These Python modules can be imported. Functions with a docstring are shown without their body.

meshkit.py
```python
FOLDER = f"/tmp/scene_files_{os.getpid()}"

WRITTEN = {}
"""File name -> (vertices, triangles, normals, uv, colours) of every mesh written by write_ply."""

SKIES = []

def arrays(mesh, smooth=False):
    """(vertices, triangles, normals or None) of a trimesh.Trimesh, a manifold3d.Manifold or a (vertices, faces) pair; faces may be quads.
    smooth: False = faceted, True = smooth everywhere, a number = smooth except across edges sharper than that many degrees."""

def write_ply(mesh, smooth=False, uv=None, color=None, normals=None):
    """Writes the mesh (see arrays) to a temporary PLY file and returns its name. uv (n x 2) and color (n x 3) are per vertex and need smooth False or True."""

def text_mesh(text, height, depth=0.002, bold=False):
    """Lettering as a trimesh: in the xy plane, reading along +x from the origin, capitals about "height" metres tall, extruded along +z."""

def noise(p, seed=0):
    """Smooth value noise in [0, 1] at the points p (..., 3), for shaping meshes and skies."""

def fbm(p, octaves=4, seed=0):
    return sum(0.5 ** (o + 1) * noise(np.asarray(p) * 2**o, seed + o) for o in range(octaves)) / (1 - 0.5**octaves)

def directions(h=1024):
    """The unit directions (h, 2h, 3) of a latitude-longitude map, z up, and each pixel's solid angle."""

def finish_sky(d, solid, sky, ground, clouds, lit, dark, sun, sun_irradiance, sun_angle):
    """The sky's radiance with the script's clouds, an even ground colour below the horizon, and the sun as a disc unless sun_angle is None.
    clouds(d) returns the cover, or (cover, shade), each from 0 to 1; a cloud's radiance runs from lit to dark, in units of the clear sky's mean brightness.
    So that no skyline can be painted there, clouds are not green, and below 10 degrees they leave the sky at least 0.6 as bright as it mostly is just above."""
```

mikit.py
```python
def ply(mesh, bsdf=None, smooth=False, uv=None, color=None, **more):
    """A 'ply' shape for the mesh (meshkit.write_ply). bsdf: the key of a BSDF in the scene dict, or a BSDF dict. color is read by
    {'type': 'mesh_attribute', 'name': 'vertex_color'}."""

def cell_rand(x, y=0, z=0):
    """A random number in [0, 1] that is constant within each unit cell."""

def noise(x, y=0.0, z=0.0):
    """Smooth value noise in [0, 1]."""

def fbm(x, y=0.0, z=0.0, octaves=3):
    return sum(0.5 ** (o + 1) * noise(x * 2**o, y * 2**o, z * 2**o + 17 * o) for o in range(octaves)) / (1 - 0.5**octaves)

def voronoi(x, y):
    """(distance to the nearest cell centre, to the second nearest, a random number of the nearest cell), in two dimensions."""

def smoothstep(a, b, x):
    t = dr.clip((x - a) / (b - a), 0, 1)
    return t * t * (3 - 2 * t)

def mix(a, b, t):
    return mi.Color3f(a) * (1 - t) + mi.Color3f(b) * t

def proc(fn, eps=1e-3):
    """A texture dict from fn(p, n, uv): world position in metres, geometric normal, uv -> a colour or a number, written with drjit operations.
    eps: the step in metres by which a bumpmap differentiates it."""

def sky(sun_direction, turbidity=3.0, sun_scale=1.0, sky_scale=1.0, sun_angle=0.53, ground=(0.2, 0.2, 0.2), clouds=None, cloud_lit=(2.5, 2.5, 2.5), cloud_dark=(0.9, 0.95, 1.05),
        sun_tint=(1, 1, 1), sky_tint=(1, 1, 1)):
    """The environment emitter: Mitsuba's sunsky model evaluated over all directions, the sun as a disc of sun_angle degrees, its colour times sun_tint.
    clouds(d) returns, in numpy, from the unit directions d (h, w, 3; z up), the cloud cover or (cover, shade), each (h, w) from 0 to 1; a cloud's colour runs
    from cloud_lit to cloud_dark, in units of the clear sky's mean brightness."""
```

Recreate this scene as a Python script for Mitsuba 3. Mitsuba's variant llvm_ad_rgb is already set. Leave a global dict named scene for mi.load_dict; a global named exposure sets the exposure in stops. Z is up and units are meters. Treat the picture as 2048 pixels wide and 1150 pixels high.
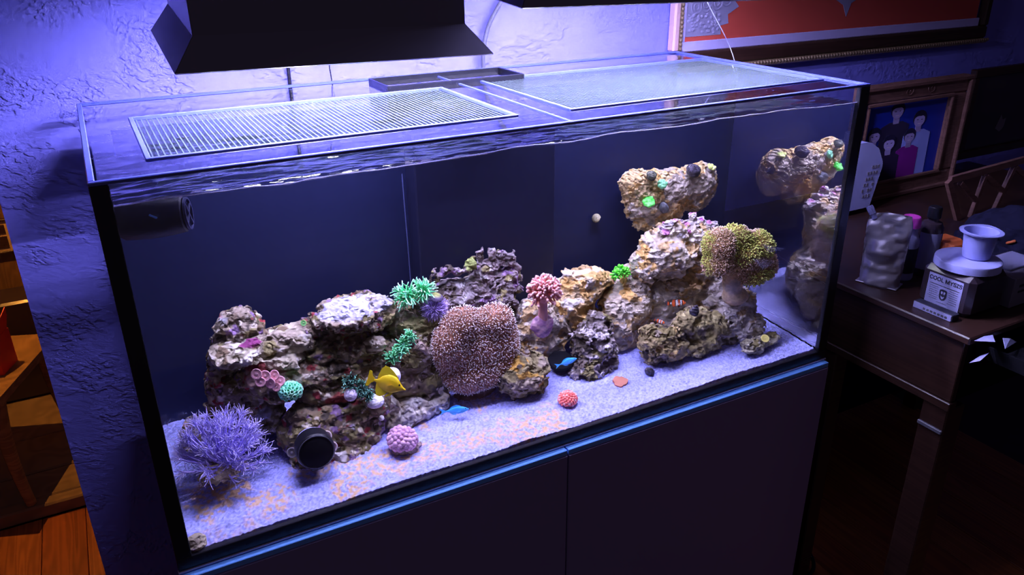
import math, numpy as np, trimesh, mitsuba as mi, mikit, meshkit
import drjit as dr
from scipy import ndimage
from shapely.geometry import Polygon

T = mi.ScalarTransform4f
scene, labels = {}, {}

# ---------------------------------------------------------------- camera, light, exposure
scene['camera'] = {'type': 'perspective', 'fov': 66.1385, 'fov_axis': 'x', 'near_clip': 0.05, 'far_clip': 40.0,
                   'to_world': T().look_at(origin=(0.02427, -1.1475, 1.8314), target=(0.4513, -0.3378, 1.4287), up=(0.1983, 0.3506, 0.9153))}
exposure = 0.0
LED = (1.0, 0.95, 1.68)                 # colour of the reef lamps
LED_POWER = 320.0
DOME_POWER = 42.0
scene['room_ambience'] = {'type': 'constant', 'radiance': {'type': 'rgb', 'value': [0.033, 0.025, 0.040]}}


def rgb(v):
    return {'type': 'rgb', 'value': [float(x) for x in v]}


def S(r, g, b):
    """sRGB 0-255 to linear"""
    c = np.array([r, g, b], float) / 255
    return np.where(c < 0.04045, c / 12.92, ((c + 0.055) / 1.055) ** 2.4)


# ---------------------------------------------------------------- materials
def principled(name, col, rough=0.5, metallic=0.0, spec=0.5, **kw):
    d = {'type': 'principled', 'base_color': col if isinstance(col, dict) else rgb(col), 'roughness': rough, 'metallic': metallic, 'specular': spec, **kw}
    scene[name] = {'type': 'twosided', 'bsdf': d}
    return name


VC = {'type': 'mesh_attribute', 'name': 'vertex_color'}
principled('m_sand', VC, 0.85, spec=0.25)


def rock_bump(p, n, uv):
    a = mikit.fbm(p.x * 150.0, p.y * 150.0, p.z * 150.0, 3)
    b = mikit.noise(p.x * 95.0 + 7.0, p.y * 95.0, p.z * 95.0)
    return a + 0.9 * mikit.smoothstep(0.30, 0.5, b)


scene['m_rock'] = {'type': 'twosided', 'bsdf': {'type': 'bumpmap', 'arbitrary': mikit.proc(rock_bump, 6e-4), 'scale': 0.0065,
                   'bsdf': {'type': 'principled', 'base_color': VC, 'roughness': 0.85, 'specular': 0.25}}}
principled('m_soft', VC, 0.55, spec=0.35)
principled('m_shiny', VC, 0.25, spec=0.6)
principled('m_black', (0.006, 0.006, 0.01), 0.35)
principled('m_black_matt', (0.004, 0.004, 0.007), 0.8, spec=0.1)
principled('m_hood', (0.13, 0.12, 0.19), 0.2, spec=1.0)
principled('m_back_haze', (0.008, 0.011, 0.045), 0.5, spec=0.25)  # black panel; the blue haze of the water is put into its colour
principled('m_overflow', (0.005, 0.006, 0.024), 0.5, spec=0.25)
principled('m_rim', (0.07, 0.09, 0.40), 0.3, spec=0.8)
scene['m_net'] = {'type': 'principledthin', 'base_color': rgb((0.155, 0.195, 0.20)), 'roughness': 0.5, 'diff_trans': 1.0, 'spec_trans': 0.0}
principled('m_trim', (0.16, 0.42, 0.95), 0.4, spec=0.5)
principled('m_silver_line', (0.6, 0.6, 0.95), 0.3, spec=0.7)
principled('m_cabinet', (0.27, 0.22, 0.42), 0.55, spec=0.3)
principled('m_white_plastic', (0.40, 0.42, 0.85), 0.4)
principled('m_clear_plastic', (0.26, 0.28, 0.62), 0.3)
principled('m_grey', (0.09, 0.09, 0.12), 0.5)
principled('m_label', (0.34, 0.35, 0.62), 0.6)
principled('m_ink', (0.02, 0.02, 0.04), 0.6)
principled('m_foil', (0.55, 0.53, 0.66), 0.35, metallic=0.65)
principled('m_pink', (0.75, 0.08, 0.6), 0.4)
principled('m_red', (0.75, 0.03, 0.015), 0.5)
principled('m_darkbottle', (0.03, 0.02, 0.03), 0.2)
principled('m_cloth', (0.012, 0.012, 0.035), 0.9, spec=0.1)
scene['m_glass'] = {'type': 'thindielectric', 'int_ior': 1.5}
scene['m_side_glass'] = {'type': 'thindielectric', 'int_ior': 20.0}
scene['m_water'] = {'type': 'thindielectric', 'int_ior': 3.3}
scene['m_lid'] = {'type': 'thindielectric', 'int_ior': 1.8}


def wall_bump(p, n, uv):
    a = mikit.fbm(p.x * 85.0, p.y * 85.0, p.z * 85.0, 3)
    patch = mikit.smoothstep(0.42, 0.60, mikit.fbm(p.x * 14.0, p.y * 14.0, p.z * 14.0 + 5.0, 2))
    return mikit.smoothstep(0.41, 0.60, a) * (0.25 + patch)


def wall_col(p, n, uv):
    t = mikit.fbm(p.x * 3.0, p.y * 3.0, p.z * 3.0, 2)
    return mikit.mix([0.155, 0.150, 0.63], [0.185, 0.180, 0.67], t)  # white plaster with the purple of the lamp light put into the colour


scene['m_wall'] = {'type': 'twosided', 'bsdf': {'type': 'bumpmap', 'arbitrary': mikit.proc(wall_bump, 8e-4), 'scale': 0.0020,
                   'bsdf': {'type': 'principled', 'base_color': mikit.proc(wall_col), 'roughness': 0.75, 'specular': 0.3}}}


def wood_fn(c0, c1, sx, sy, sz):
    def f(p, n, uv):
        w = mikit.fbm(p.x * sx, p.y * sy, p.z * sz, 3)
        g = 0.5 + 0.5 * dr.sin(w * 40.0)
        return mikit.mix(c0, c1, 0.6 * w + 0.4 * g)
    return mikit.proc(f)


principled('m_floor', wood_fn([0.20, 0.055, 0.018], [0.42, 0.14, 0.04], 30.0, 1.6, 5.0), 0.4)
principled('m_floor_b', wood_fn([0.16, 0.04, 0.014], [0.36, 0.10, 0.03], 26.0, 1.4, 5.0), 0.4)
principled('m_desk', wood_fn([0.018, 0.007, 0.006], [0.038, 0.016, 0.011], 2.0, 2.0, 40.0), 0.4)
principled('m_frame_wood', wood_fn([0.11, 0.055, 0.05], [0.2, 0.1, 0.09], 8.0, 8.0, 30.0), 0.4)
principled('m_oldwood', wood_fn([0.16, 0.085, 0.03], [0.34, 0.19, 0.07], 5.0, 5.0, 22.0), 0.6)
principled('m_stone', wood_fn([0.14, 0.09, 0.05], [0.24, 0.16, 0.09], 6.0, 6.0, 6.0), 0.8)


# ---------------------------------------------------------------- mesh helpers
def key_of(name):
    if name not in scene and name not in labels and not any(k.startswith(name + '__') for k in scene):
        return name
    i = 1
    while True:
        k = f'{name}_{i:03d}'
        if k not in scene and k not in labels and not any(q.startswith(k + '__') for q in scene):
            return k
        i += 1


def put(name, mesh, mat, parent=None, smooth=False, color=None, label=None, cat=None, group=None, kind=None, **more):
    k = key_of(f'{parent}__{name}' if parent else name)
    if color is not None and mat == 'm_soft':
        color = np.clip(np.asarray(color) * 1.35, 0, 0.97)
    scene[k] = mikit.ply(mesh, mat, smooth=smooth, color=color, **more)
    tag(k, label, cat, group, kind)
    return k


def tag(k, label=None, cat=None, group=None, kind=None):
    d = {a: b for a, b in (('label', label), ('category', cat), ('group', group), ('kind', kind)) if b}
    if d:
        labels[k] = d


def thing(name, label, cat, group=None):
    k = key_of(name)
    tag(k, label, cat, group)
    return k


def cat_(*ms):
    return trimesh.util.concatenate([m for m in ms])


def box(x0, x1, y0, y1, z0, z1):
    m = trimesh.creation.box(extents=(x1 - x0, y1 - y0, z1 - z0))
    m.apply_translation(((x0 + x1) / 2, (y0 + y1) / 2, (z0 + z1) / 2))
    return m


def rbox(x0, x1, y0, y1, z0, z1, b=0.004):
    """box with chamfered edges: the hull of its shrunken boxes"""
    pts = []
    for a, c, e in ((0, b, b), (b, 0, b), (b, b, 0)):
        for x in (x0 + a, x1 - a):
            for y in (y0 + c, y1 - c):
                for z in (z0 + e, z1 - e):
                    pts.append((x, y, z))
    return trimesh.convex.convex_hull(np.array(pts))


def quad(a, b, c, d):
    return (np.array([a, b, c, d], float), np.array([[0, 1, 2], [0, 2, 3]]))


def prism(poly, t, axis='y'):
    """polygon of (u, v) extruded by thickness t, centred; axis is the extrusion direction"""
    m = trimesh.creation.extrude_polygon(Polygon(poly).buffer(0), t, engine='earcut')
    m.apply_translation((0, 0, -t / 2))
    if axis == 'y':
        m.apply_transform(np.array([[1, 0, 0, 0], [0, 0, -1, 0], [0, 1, 0, 0], [0, 0, 0, 1.0]]))
    elif axis == 'x':
        m.apply_transform(np.array([[0, 0, 1, 0], [1, 0, 0, 0], [0, 1, 0, 0], [0, 0, 0, 1.0]]))
    return m


def lathe(profile, n=24):
    return trimesh.creation.revolve(np.array(profile, float), sections=n)


def unit(v):
    v = np.asarray(v, float)
    return v / (np.linalg.norm(v, axis=-1, keepdims=True) + 1e-12)


def frame(zaxis, hint=(0.0, 0.0, 1.0)):
    z = unit(zaxis)
    h = np.asarray(hint, float)
    if abs(z @ unit(h)) > 0.97:
        h = np.array([1.0, 0, 0])
    x = unit(np.cross(h, z))
    return np.stack([x, np.cross(z, x), z], 1)


def placed(mesh, pos, R=None, s=1.0):
    m = mesh.copy()
    M = np.eye(4)
    M[:3, :3] = (np.eye(3) if R is None else R) * s
    M[:3, 3] = pos
    m.apply_transform(M)
    return m


def rotz(a):
    c, s_ = math.cos(a), math.sin(a)
    return np.array([[c, -s_, 0], [s_, c, 0], [0, 0, 1.0]])


def roty(a):
    c, s_ = math.cos(a), math.sin(a)
    return np.array([[c, 0, s_], [0, 1, 0], [-s_, 0, c]])


def rotx(a):
    c, s_ = math.cos(a), math.sin(a)
    return np.array([[1, 0, 0], [0, c, -s_], [0, s_, c]])


def tubes(P0, P1, P2, r0, r1, seg=4, sides=5, swell=None):
    """many tapered tubes along quadratic curves at once -> (trimesh, t of each vertex, index of each vertex's tube)"""
    P0, P1, P2 = (np.atleast_2d(np.asarray(a, float)) for a in (P0, P1, P2))
    n = len(P0)
    r0, r1 = np.broadcast_to(r0, n), np.broadcast_to(r1, n)
    t = np.linspace(0, 1, seg + 1)
    C = ((1 - t) ** 2)[None, :, None] * P0[:, None] + (2 * t * (1 - t))[None, :, None] * P1[:, None] + (t ** 2)[None, :, None] * P2[:, None]
    D = unit(np.gradient(C, axis=1))
    A = np.cross(D, np.where(np.abs(D[..., 2:3]) < 0.9, [0, 0, 1.0], [1.0, 0, 0]))
    A = unit(A)
    Bv = np.cross(D, A)
    rad = r0[:, None] * (1 - t) + r1[:, None] * t
    if swell is not None:
        rad = rad * swell(t)[None]
    ang = np.arange(sides) * 2 * np.pi / sides
    V = C[:, :, None] + rad[:, :, None, None] * (np.cos(ang)[:, None] * A[:, :, None] + np.sin(ang)[:, None] * Bv[:, :, None])
    V = V.reshape(n, -1, 3)
    tip = C[:, -1:] + D[:, -1:] * rad[:, -1][:, None, None] * 0.8
    V = np.concatenate([V, tip], 1)
    m = V.shape[1]
    f = []
    for i in range(seg):
        for j in range(sides):
            a, b = i * sides + j, i * sides + (j + 1) % sides
            f += [(a, b, b + sides), (a, b + sides, a + sides)]
    for j in range(sides):
        f.append((seg * sides + j, seg * sides + (j + 1) % sides, m - 1))
    F = (np.array(f)[None] + (np.arange(n) * m)[:, None, None]).reshape(-1, 3)
    tt = np.concatenate([np.repeat(t, sides), [1.0]])
    return trimesh.Trimesh(V.reshape(-1, 3), F, process=False), np.tile(tt, n), np.repeat(np.arange(n), m)


def surface_nets(d, origin, h):
    """the zero surface of a field on a grid, as a quad mesh split into triangles"""
    s = d < 0
    nx, ny, nz = d.shape
    corners = [(i, j, k) for i in (0, 1) for j in (0, 1) for k in (0, 1)]
    sl = lambda c: (slice(c[0], nx - 1 + c[0]), slice(c[1], ny - 1 + c[1]), slice(c[2], nz - 1 + c[2]))
    cnt = sum(s[sl(c)].astype(np.int8) for c in corners)
    act = (cnt > 0) & (cnt < 8)
    idx = np.full(act.shape, -1, np.int64)
    ii = np.argwhere(act)
    idx[act] = np.arange(len(ii))
    pos, num = np.zeros((len(ii), 3)), np.zeros(len(ii))
    vals = np.stack([d[sl(c)][act] for c in corners], 1)
    for a in range(8):
        for b in range(a + 1, 8):
            ca, cb = np.array(corners[a]), np.array(corners[b])
            if np.abs(ca - cb).sum() != 1:
                continue
            va, vb = vals[:, a], vals[:, b]
            cross = (va < 0) != (vb < 0)
            t = np.where(cross, va / np.where(va == vb, 1, va - vb), 0)
            pos += np.where(cross[:, None], ca + t[:, None] * (cb - ca), 0)
            num += cross
    v = (ii + pos / num[:, None]) * h + origin
    faces = []
    for ax in range(3):
        u, w = [(1, 2), (2, 0), (0, 1)][ax]
        a = [slice(None)] * 3
        b = [slice(None)] * 3
        a[ax], b[ax] = slice(0, -1), slice(1, None)
        s0, s1 = s[tuple(a)], s[tuple(b)]
        e = np.argwhere(s0 != s1)
        e = e[(e[:, u] > 0) & (e[:, w] > 0) & (e[:, u] < d.shape[u] - 1) & (e[:, w] < d.shape[w] - 1)]
        inside_first = s0[tuple(e.T)]
        q = []
        for du, dw in ((1, 1), (0, 1), (0, 0), (1, 0)):
            c = e.copy()
            c[:, u] -= du
            c[:, w] -= dw
            q.append(idx[tuple(c.T)])
        q = np.stack(q, 1)
        q[~inside_first] = q[~inside_first][:, ::-1]
        faces.append(q)
    q = np.vstack(faces)
    f = np.vstack([q[:, [0, 1, 2]], q[:, [0, 2, 3]]])
    return trimesh.Trimesh(v, f, process=False)


def blob_field(p, blobs, k):
    d = None
    for c, r in blobs:
        r = np.asarray(r, float)
        e = np.linalg.norm((p - np.asarray(c)) / r, axis=-1)
        x = (e - 1) * r.min() * (0.6 + 0.4 * r.max() / r.min() / (r.max() / r.min()))
        if d is None:
            d = x
        else:
            hh = np.clip(0.5 + 0.5 * (d - x) / k, 0, 1)
            d = d * (1 - hh) + x * hh - k * hh * (1 - hh)
    return d


def blob_mesh(blobs, h=0.003, k=0.012, rough=0.010, freq=30.0, pits=0.6, fine=0.5, seed=1, cuts=(), zmin=0.895, pad=0.012, ridge=0.6):
    h = h * 0.8
    lo = np.min([np.asarray(c) - np.asarray(r) for c, r in blobs], 0) - pad
    hi = np.max([np.asarray(c) + np.asarray(r) for c, r in blobs], 0) + pad
    lo[2] = max(lo[2], zmin)
    g = [np.arange(a, b + h, h) for a, b in zip(lo, hi)]
    p = np.stack(np.meshgrid(*g, indexing='ij'), -1).astype(np.float32)
    d = blob_field(p, blobs, k)
    near = np.abs(d) < rough * 2.2 + h * 2
    q = p[near]
    n1 = meshkit.fbm(q * freq, 3, seed) - 0.5
    n2 = meshkit.noise(q * freq * 2.1, seed + 11)
    n3 = 1 - np.abs(2 * n2 - 1)
    n4 = meshkit.noise(q * freq * 1.15, seed + 23)
    pit = np.clip((n4 - 0.60) / 0.12, 0, 1)
    n5 = meshkit.noise(q * freq * 4.5, seed + 5) - 0.5
    d[near] += rough * (-1.7 * n1 - ridge * (n3 - 0.5) + pits * pit * 1.3 + fine * (1.0 * n5 + 0.55 * (meshkit.noise(q * freq * 8.3, seed + 6) - 0.5)))
    for c, r in cuts:
        e = (np.linalg.norm((p - np.asarray(c)) / np.asarray(r), axis=-1) - 1) * min(r)
        d = np.maximum(d, -e)
    d[:, :, 0] = np.maximum(d[:, :, 0], h)
    for sl in ((0,), (-1,)):
        d[sl[0]] = np.maximum(d[sl[0]], h)
        d[:, sl[0]] = np.maximum(d[:, sl[0]], h)
        d[:, :, sl[0]] = np.maximum(d[:, :, sl[0]], h)
    lab, n = ndimage.label(d < 0)
    if n > 1:
        sizes = ndimage.sum_labels(np.ones_like(lab), lab, np.arange(1, n + 1))
        for i in np.nonzero(sizes < 0.04 * sizes.max())[0]:
            d[lab == i + 1] = h
    return surface_nets(d, lo, h)


def sst(a, b, x):
    t = np.clip((x - a) / (b - a), 0, 1)
    return t * t * (3 - 2 * t)


def mottle(v, base, second, patches=(), seed=0, f=26.0, speck=0.35):
    """colour of the growth on a rock: two grounds mixed by noise and patches (colour, frequency, share) laid over them"""
    t = sst(0.35, 0.65, meshkit.fbm(v * f, 3, seed))[:, None]
    c = np.asarray(base) * (1 - t) + np.asarray(second) * t
    for i, (col, fr, share) in enumerate(patches):
        n = meshkit.fbm(v * fr, 3, seed + 31 + 7 * i)
        m = sst(-0.03, 0.03, n - (0.5 + 0.42 * (0.5 - share)))[:, None]
        c = c * (1 - m) + np.asarray(col) * m
    s = meshkit.noise(v * 260.0, seed + 3)[:, None]
    s2 = meshkit.noise(v * 110.0, seed + 4)[:, None]
    c = c * np.array([1.45, 1.42, 1.22])
    return np.clip(c * (1 + speck * (s - 0.5) + speck * 1.6 * (s2 - 0.5)), 0, 1)


def rock(blobs, pal, label, name='live_rock', group=None, seed=1, cat='rock', spots=(), parent=None, **kw):
    m = blob_mesh(blobs, seed=seed, **kw)
    v = np.asarray(m.vertices)
    c = mottle(v, seed=seed, **pal)
    for p, r, col in spots:
        e = np.linalg.norm((v - np.asarray(p)) / np.asarray(r), axis=1) + 0.5 * (meshkit.fbm(v * 60, 3, seed) - 0.5)
        w = (1 - sst(0.8, 1.05, e))[:, None]
        c = c * (1 - w) + np.asarray(col) * w * (0.75 + 0.5 * meshkit.noise(v * 200, 2)[:, None])
    return put(name, m, 'm_rock', parent, smooth=True, color=c, label=label, cat=cat, group=group)


def sample_surface(m, n, seed=0, facing=None, minimum=0.0):
    """n points spread evenly on a mesh -> points, normals"""
    pts, fi = trimesh.sample.sample_surface(m, int(n * 3), seed=seed)
    nm = np.asarray(m.face_normals)[fi]
    if facing is not None:
        ok = nm @ unit(facing) > minimum
        pts, nm = pts[ok], nm[ok]
    # thin out to even spacing
    from scipy.spatial import cKDTree
    area = m.area * (len(pts) / (3.0 * n))
    r = 0.72 * math.sqrt(max(area, 1e-9) / n)
    keep, tree, dead = [], cKDTree(pts), np.zeros(len(pts), bool)
    for i in range(len(pts)):
        if not dead[i]:
            keep.append(i)
            dead[tree.query_ball_point(pts[i], r)] = True
    return pts[keep], nm[keep]


# ---------------------------------------------------------------- the room
principled('m_wall_dark', (0.12, 0.11, 0.2), 0.8)
principled('m_wallwood', wood_fn([0.10, 0.05, 0.018], [0.2, 0.10, 0.035], 22.0, 5.0, 3.0), 0.6)
WALL_Y = 0.7116
put('wall_back', box(-0.179, 4.2, WALL_Y, WALL_Y + 0.11, 0, 2.7), 'm_wall', kind='structure', label='white plaster wall, purple lamp light put into its colour, with a knocked-down texture behind the aquarium')
put('floor', box(-3, 4.5, -2.5, 4.0, -0.06, -0.012), 'm_desk', kind='structure', label='reddish wooden plank floor')
rngf = np.random.default_rng(5)
for i in range(9):                                                   # planks in view left of the cabinet
    x0 = -1.22 + i * 0.135
    put('plank', rbox(x0, x0 + 0.133, 0.2, 1.57, -0.012, 0.0, 0.0015), 'm_floor' if i % 2 else 'm_floor_b', 'floor')
for i in range(10):                                                  # and right of it
    x0 = 1.52 + i * 0.135
    put('plank', rbox(x0, x0 + 0.133, -1.2, 0.70, -0.012, 0.0, 0.0015), 'm_floor' if i % 2 else 'm_floor_b', 'floor')
put('wall_far', box(-2.6, 0.3, 2.62, 2.7, 0, 2.6), 'm_wallwood', kind='structure', label='brown wooden wall of the next room')
put('wall_right', box(4.2, 4.3, -2.5, 0.82, 0, 2.7), 'm_wall_dark', kind='structure', label='dark wall at the far right of the room')
put('wall_left', box(-2.7, -2.6, 0.5, 2.7, 0, 2.6), 'm_wallwood', kind='structure', label='brown wooden side wall of the next room')
# raised hearth in the next room, of long slabs
for j, (y0, y1) in enumerate(((1.572, 1.625), (1.63, 1.80), (1.805, 2.06), (2.065, 2.6))):
    put('slab', rbox(-1.6, -0.02, y0, y1, 0.0, 0.052 - 0.002 * (j % 2), 0.006), 'm_stone', 'hearth')
tag('hearth', 'low brown hearth of long stone slabs at the edge of the red plank floor', 'hearth')

# ---------------------------------------------------------------- aquarium
ZT, ZR, L, D, BACK = 0.88, 1.5467, 1.5, 0.6516, 0.392
WATER_Z = 1.508
aq = thing('aquarium', 'large rimless reef aquarium with black edges on a dark cabinet', 'aquarium')
put('front_pane', quad((0.002, 0.004, ZT + 0.02), (L - 0.002, 0.004, ZT + 0.02), (L - 0.002, 0.004, ZR - 0.004), (0.002, 0.004, ZR - 0.004)), 'm_glass', aq, label='clear front glass')
put('side_pane', quad((0.006, 0.012, ZT + 0.02), (0.006, D - 0.01, ZT + 0.02), (0.006, D - 0.01, ZR - 0.004), (0.006, 0.012, ZR - 0.004)), 'm_glass', aq, label='clear left glass')
put('side_pane', quad((1.476, 0.012, ZT + 0.02), (1.476, BACK, ZT + 0.02), (1.476, BACK, WATER_Z), (1.476, 0.012, WATER_Z)), 'm_side_glass', aq, label='right glass mirroring the rocks')
put('rear_pane', quad((0.01, D - 0.008, WATER_Z - 0.05), (L - 0.01, D - 0.008, WATER_Z - 0.05), (L - 0.01, D - 0.008, ZR - 0.004), (0.01, D - 0.008, ZR - 0.004)), 'm_glass', aq, label='clear rear glass')
put('back_panel', box(0.004, L - 0.004, BACK, BACK + 0.012, ZT + 0.01, WATER_Z - 0.018), 'm_back_haze', aq, label='black back panel with the blue water haze painted into its colour')
put('rear_panel', box(0.05, L - 0.004, D - 0.02, D - 0.010, ZT + 0.01, WATER_Z - 0.018), 'm_black', aq, label='black rear panel')
put('base_panel', box(0, L, 0.0, D, ZT, ZT + 0.015), 'm_black', aq, label='black bottom panel')
put('edge_strip', rbox(0, 0.0245, 0.0, 0.012, ZT + 0.0262, ZR - 0.006, 0.001), 'm_black', aq, label='black edge strip')
put('edge_strip', rbox(1.4725, L, 0.0, 0.012, ZT + 0.0262, ZR - 0.006, 0.001), 'm_black', aq)
put('edge_strip', rbox(0, L, 0.0, 0.012, ZT + 0.001, ZT + 0.026, 0.001), 'm_black', aq)
put('edge_line', rbox(-0.001, L + 0.002, -0.003, 0.006, ZT - 0.001, ZT + 0.0025, 0.0008), 'm_silver_line', aq, label='thin silver line under the glass')
# top rim: the polished glass edges
for a in ((0, L, 0, 0.009), (0, L, D - 0.009, D), (0, 0.009, 0.01, D - 0.01), (L - 0.009, L, 0.01, D - 0.01)):
    put('rim', rbox(*a, ZR - 0.006, ZR, 0.0012), 'm_rim', aq, label='pale blue glass rim')
# clear bars of the lid: around and between the two net covers
def holed(x0, x1, y0, y1, hx0, hx1, hy0, hy1, z):
    o = [(x0, y0), (x1, y0), (x1, y1), (x0, y1)]
    i = [(hx0, hy0), (hx1, hy0), (hx1, hy1), (hx0, hy1)]
    v = np.array([(*q, z) for q in o + i])
    f = np.array([(k, (k + 1) % 4, 4 + (k + 1) % 4, 4 + k) for k in range(4)])
    return v, f


def net_lid(hx0, hx1, hy0, hy1, x0, x1, label):
    k = thing('net_lid', label, 'lid', 'net lids on the aquarium')
    z = ZR - 0.008
    put('clear_border', holed(x0, x1, 0.012, D - 0.03, hx0 - 0.004, hx1 + 0.004, hy0 - 0.004, hy1 + 0.004, z + 0.003), 'm_lid', k, label='clear plastic border')
    w, bars = 0.008, []
    for a in ((hx0 - w, hx1 + w, hy0 - w, hy0), (hx0 - w, hx1 + w, hy1, hy1 + w), (hx0 - w, hx0, hy0, hy1), (hx1, hx1 + w, hy0, hy1)):
        bars.append(rbox(*a, z - 0.001, z + 0.006, 0.001))
    for b in bars:
        put('frame_bar', b, 'm_rim', k)
    p, t = 0.0088, 0.0010
    ms = [box(x - t, x + t, hy0, hy1, z, z + 0.0008) for x in np.arange(hx0 + p / 2, hx1, p)]
    ms += [box(hx0, hx1, y - 0.0004, y + 0.0004, z - 0.0004, z) for y in np.arange(hy0 + p / 2, hy1, p)]
    put('netting', cat_(*ms), 'm_net', k, label='fine white netting')
    return k


net_lid(0.088, 0.698, 0.118, 0.452, 0.012, 0.758, 'left net-covered lid over the aquarium, below the hanging black lamp hood')
net_lid(0.820, 1.468, 0.112, 0.505, 0.764, 1.488, 'right net-covered lid over the aquarium, beside the white hanging wire')
put('lid_seam', rbox(0.7585, 0.7635, 0.012, D - 0.03, ZR - 0.009, ZR - 0.003, 0.001), 'm_rim', aq, label='clear seam between the lids')

# overflow box at the back wall, its black weir reaching the lid
ov = thing('overflow_box', 'black overflow box on the back wall in the middle of the aquarium', 'overflow box')
put('body', rbox(0.583, 0.92, 0.335, BACK - 0.001, ZT + 0.03, WATER_Z - 0.03, 0.003), 'm_overflow', ov)
principled('m_edge_highlight', (0.05, 0.06, 0.16), 0.4)
put('edge_highlight', tubes([(0.5686, 0.37, 1.3906)], [(0.5704, 0.37, 1.2724)], [(0.572, 0.37, 1.1423)], 0.0016, 0.0016, 6, 6)[0], 'm_edge_highlight', ov, smooth=True, label='thin pale line painting the highlight along the box edge')  # painted highlight of the left box edge, shaped as a thin pale strip
wx0, wx1, wy0, wy1 = 0.592, 0.926, 0.488, 0.615
for a in ((wx0, wx1, wy0, wy0 + 0.006), (wx0, wx1, wy1 - 0.006, wy1), (wx0, wx0 + 0.006, wy0 + 0.006, wy1 - 0.006), (wx1 - 0.006, wx1, wy0 + 0.006, wy1 - 0.006)):
    put('weir_wall', rbox(*a, WATER_Z - 0.02, ZR + 0.004, 0.001), 'm_black', ov)
put('weir_floor', box(wx0 + 0.006, wx1 - 0.006, wy0 + 0.006, wy1 - 0.006, WATER_Z - 0.019, WATER_Z + 0.006), 'm_black', ov)

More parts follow.
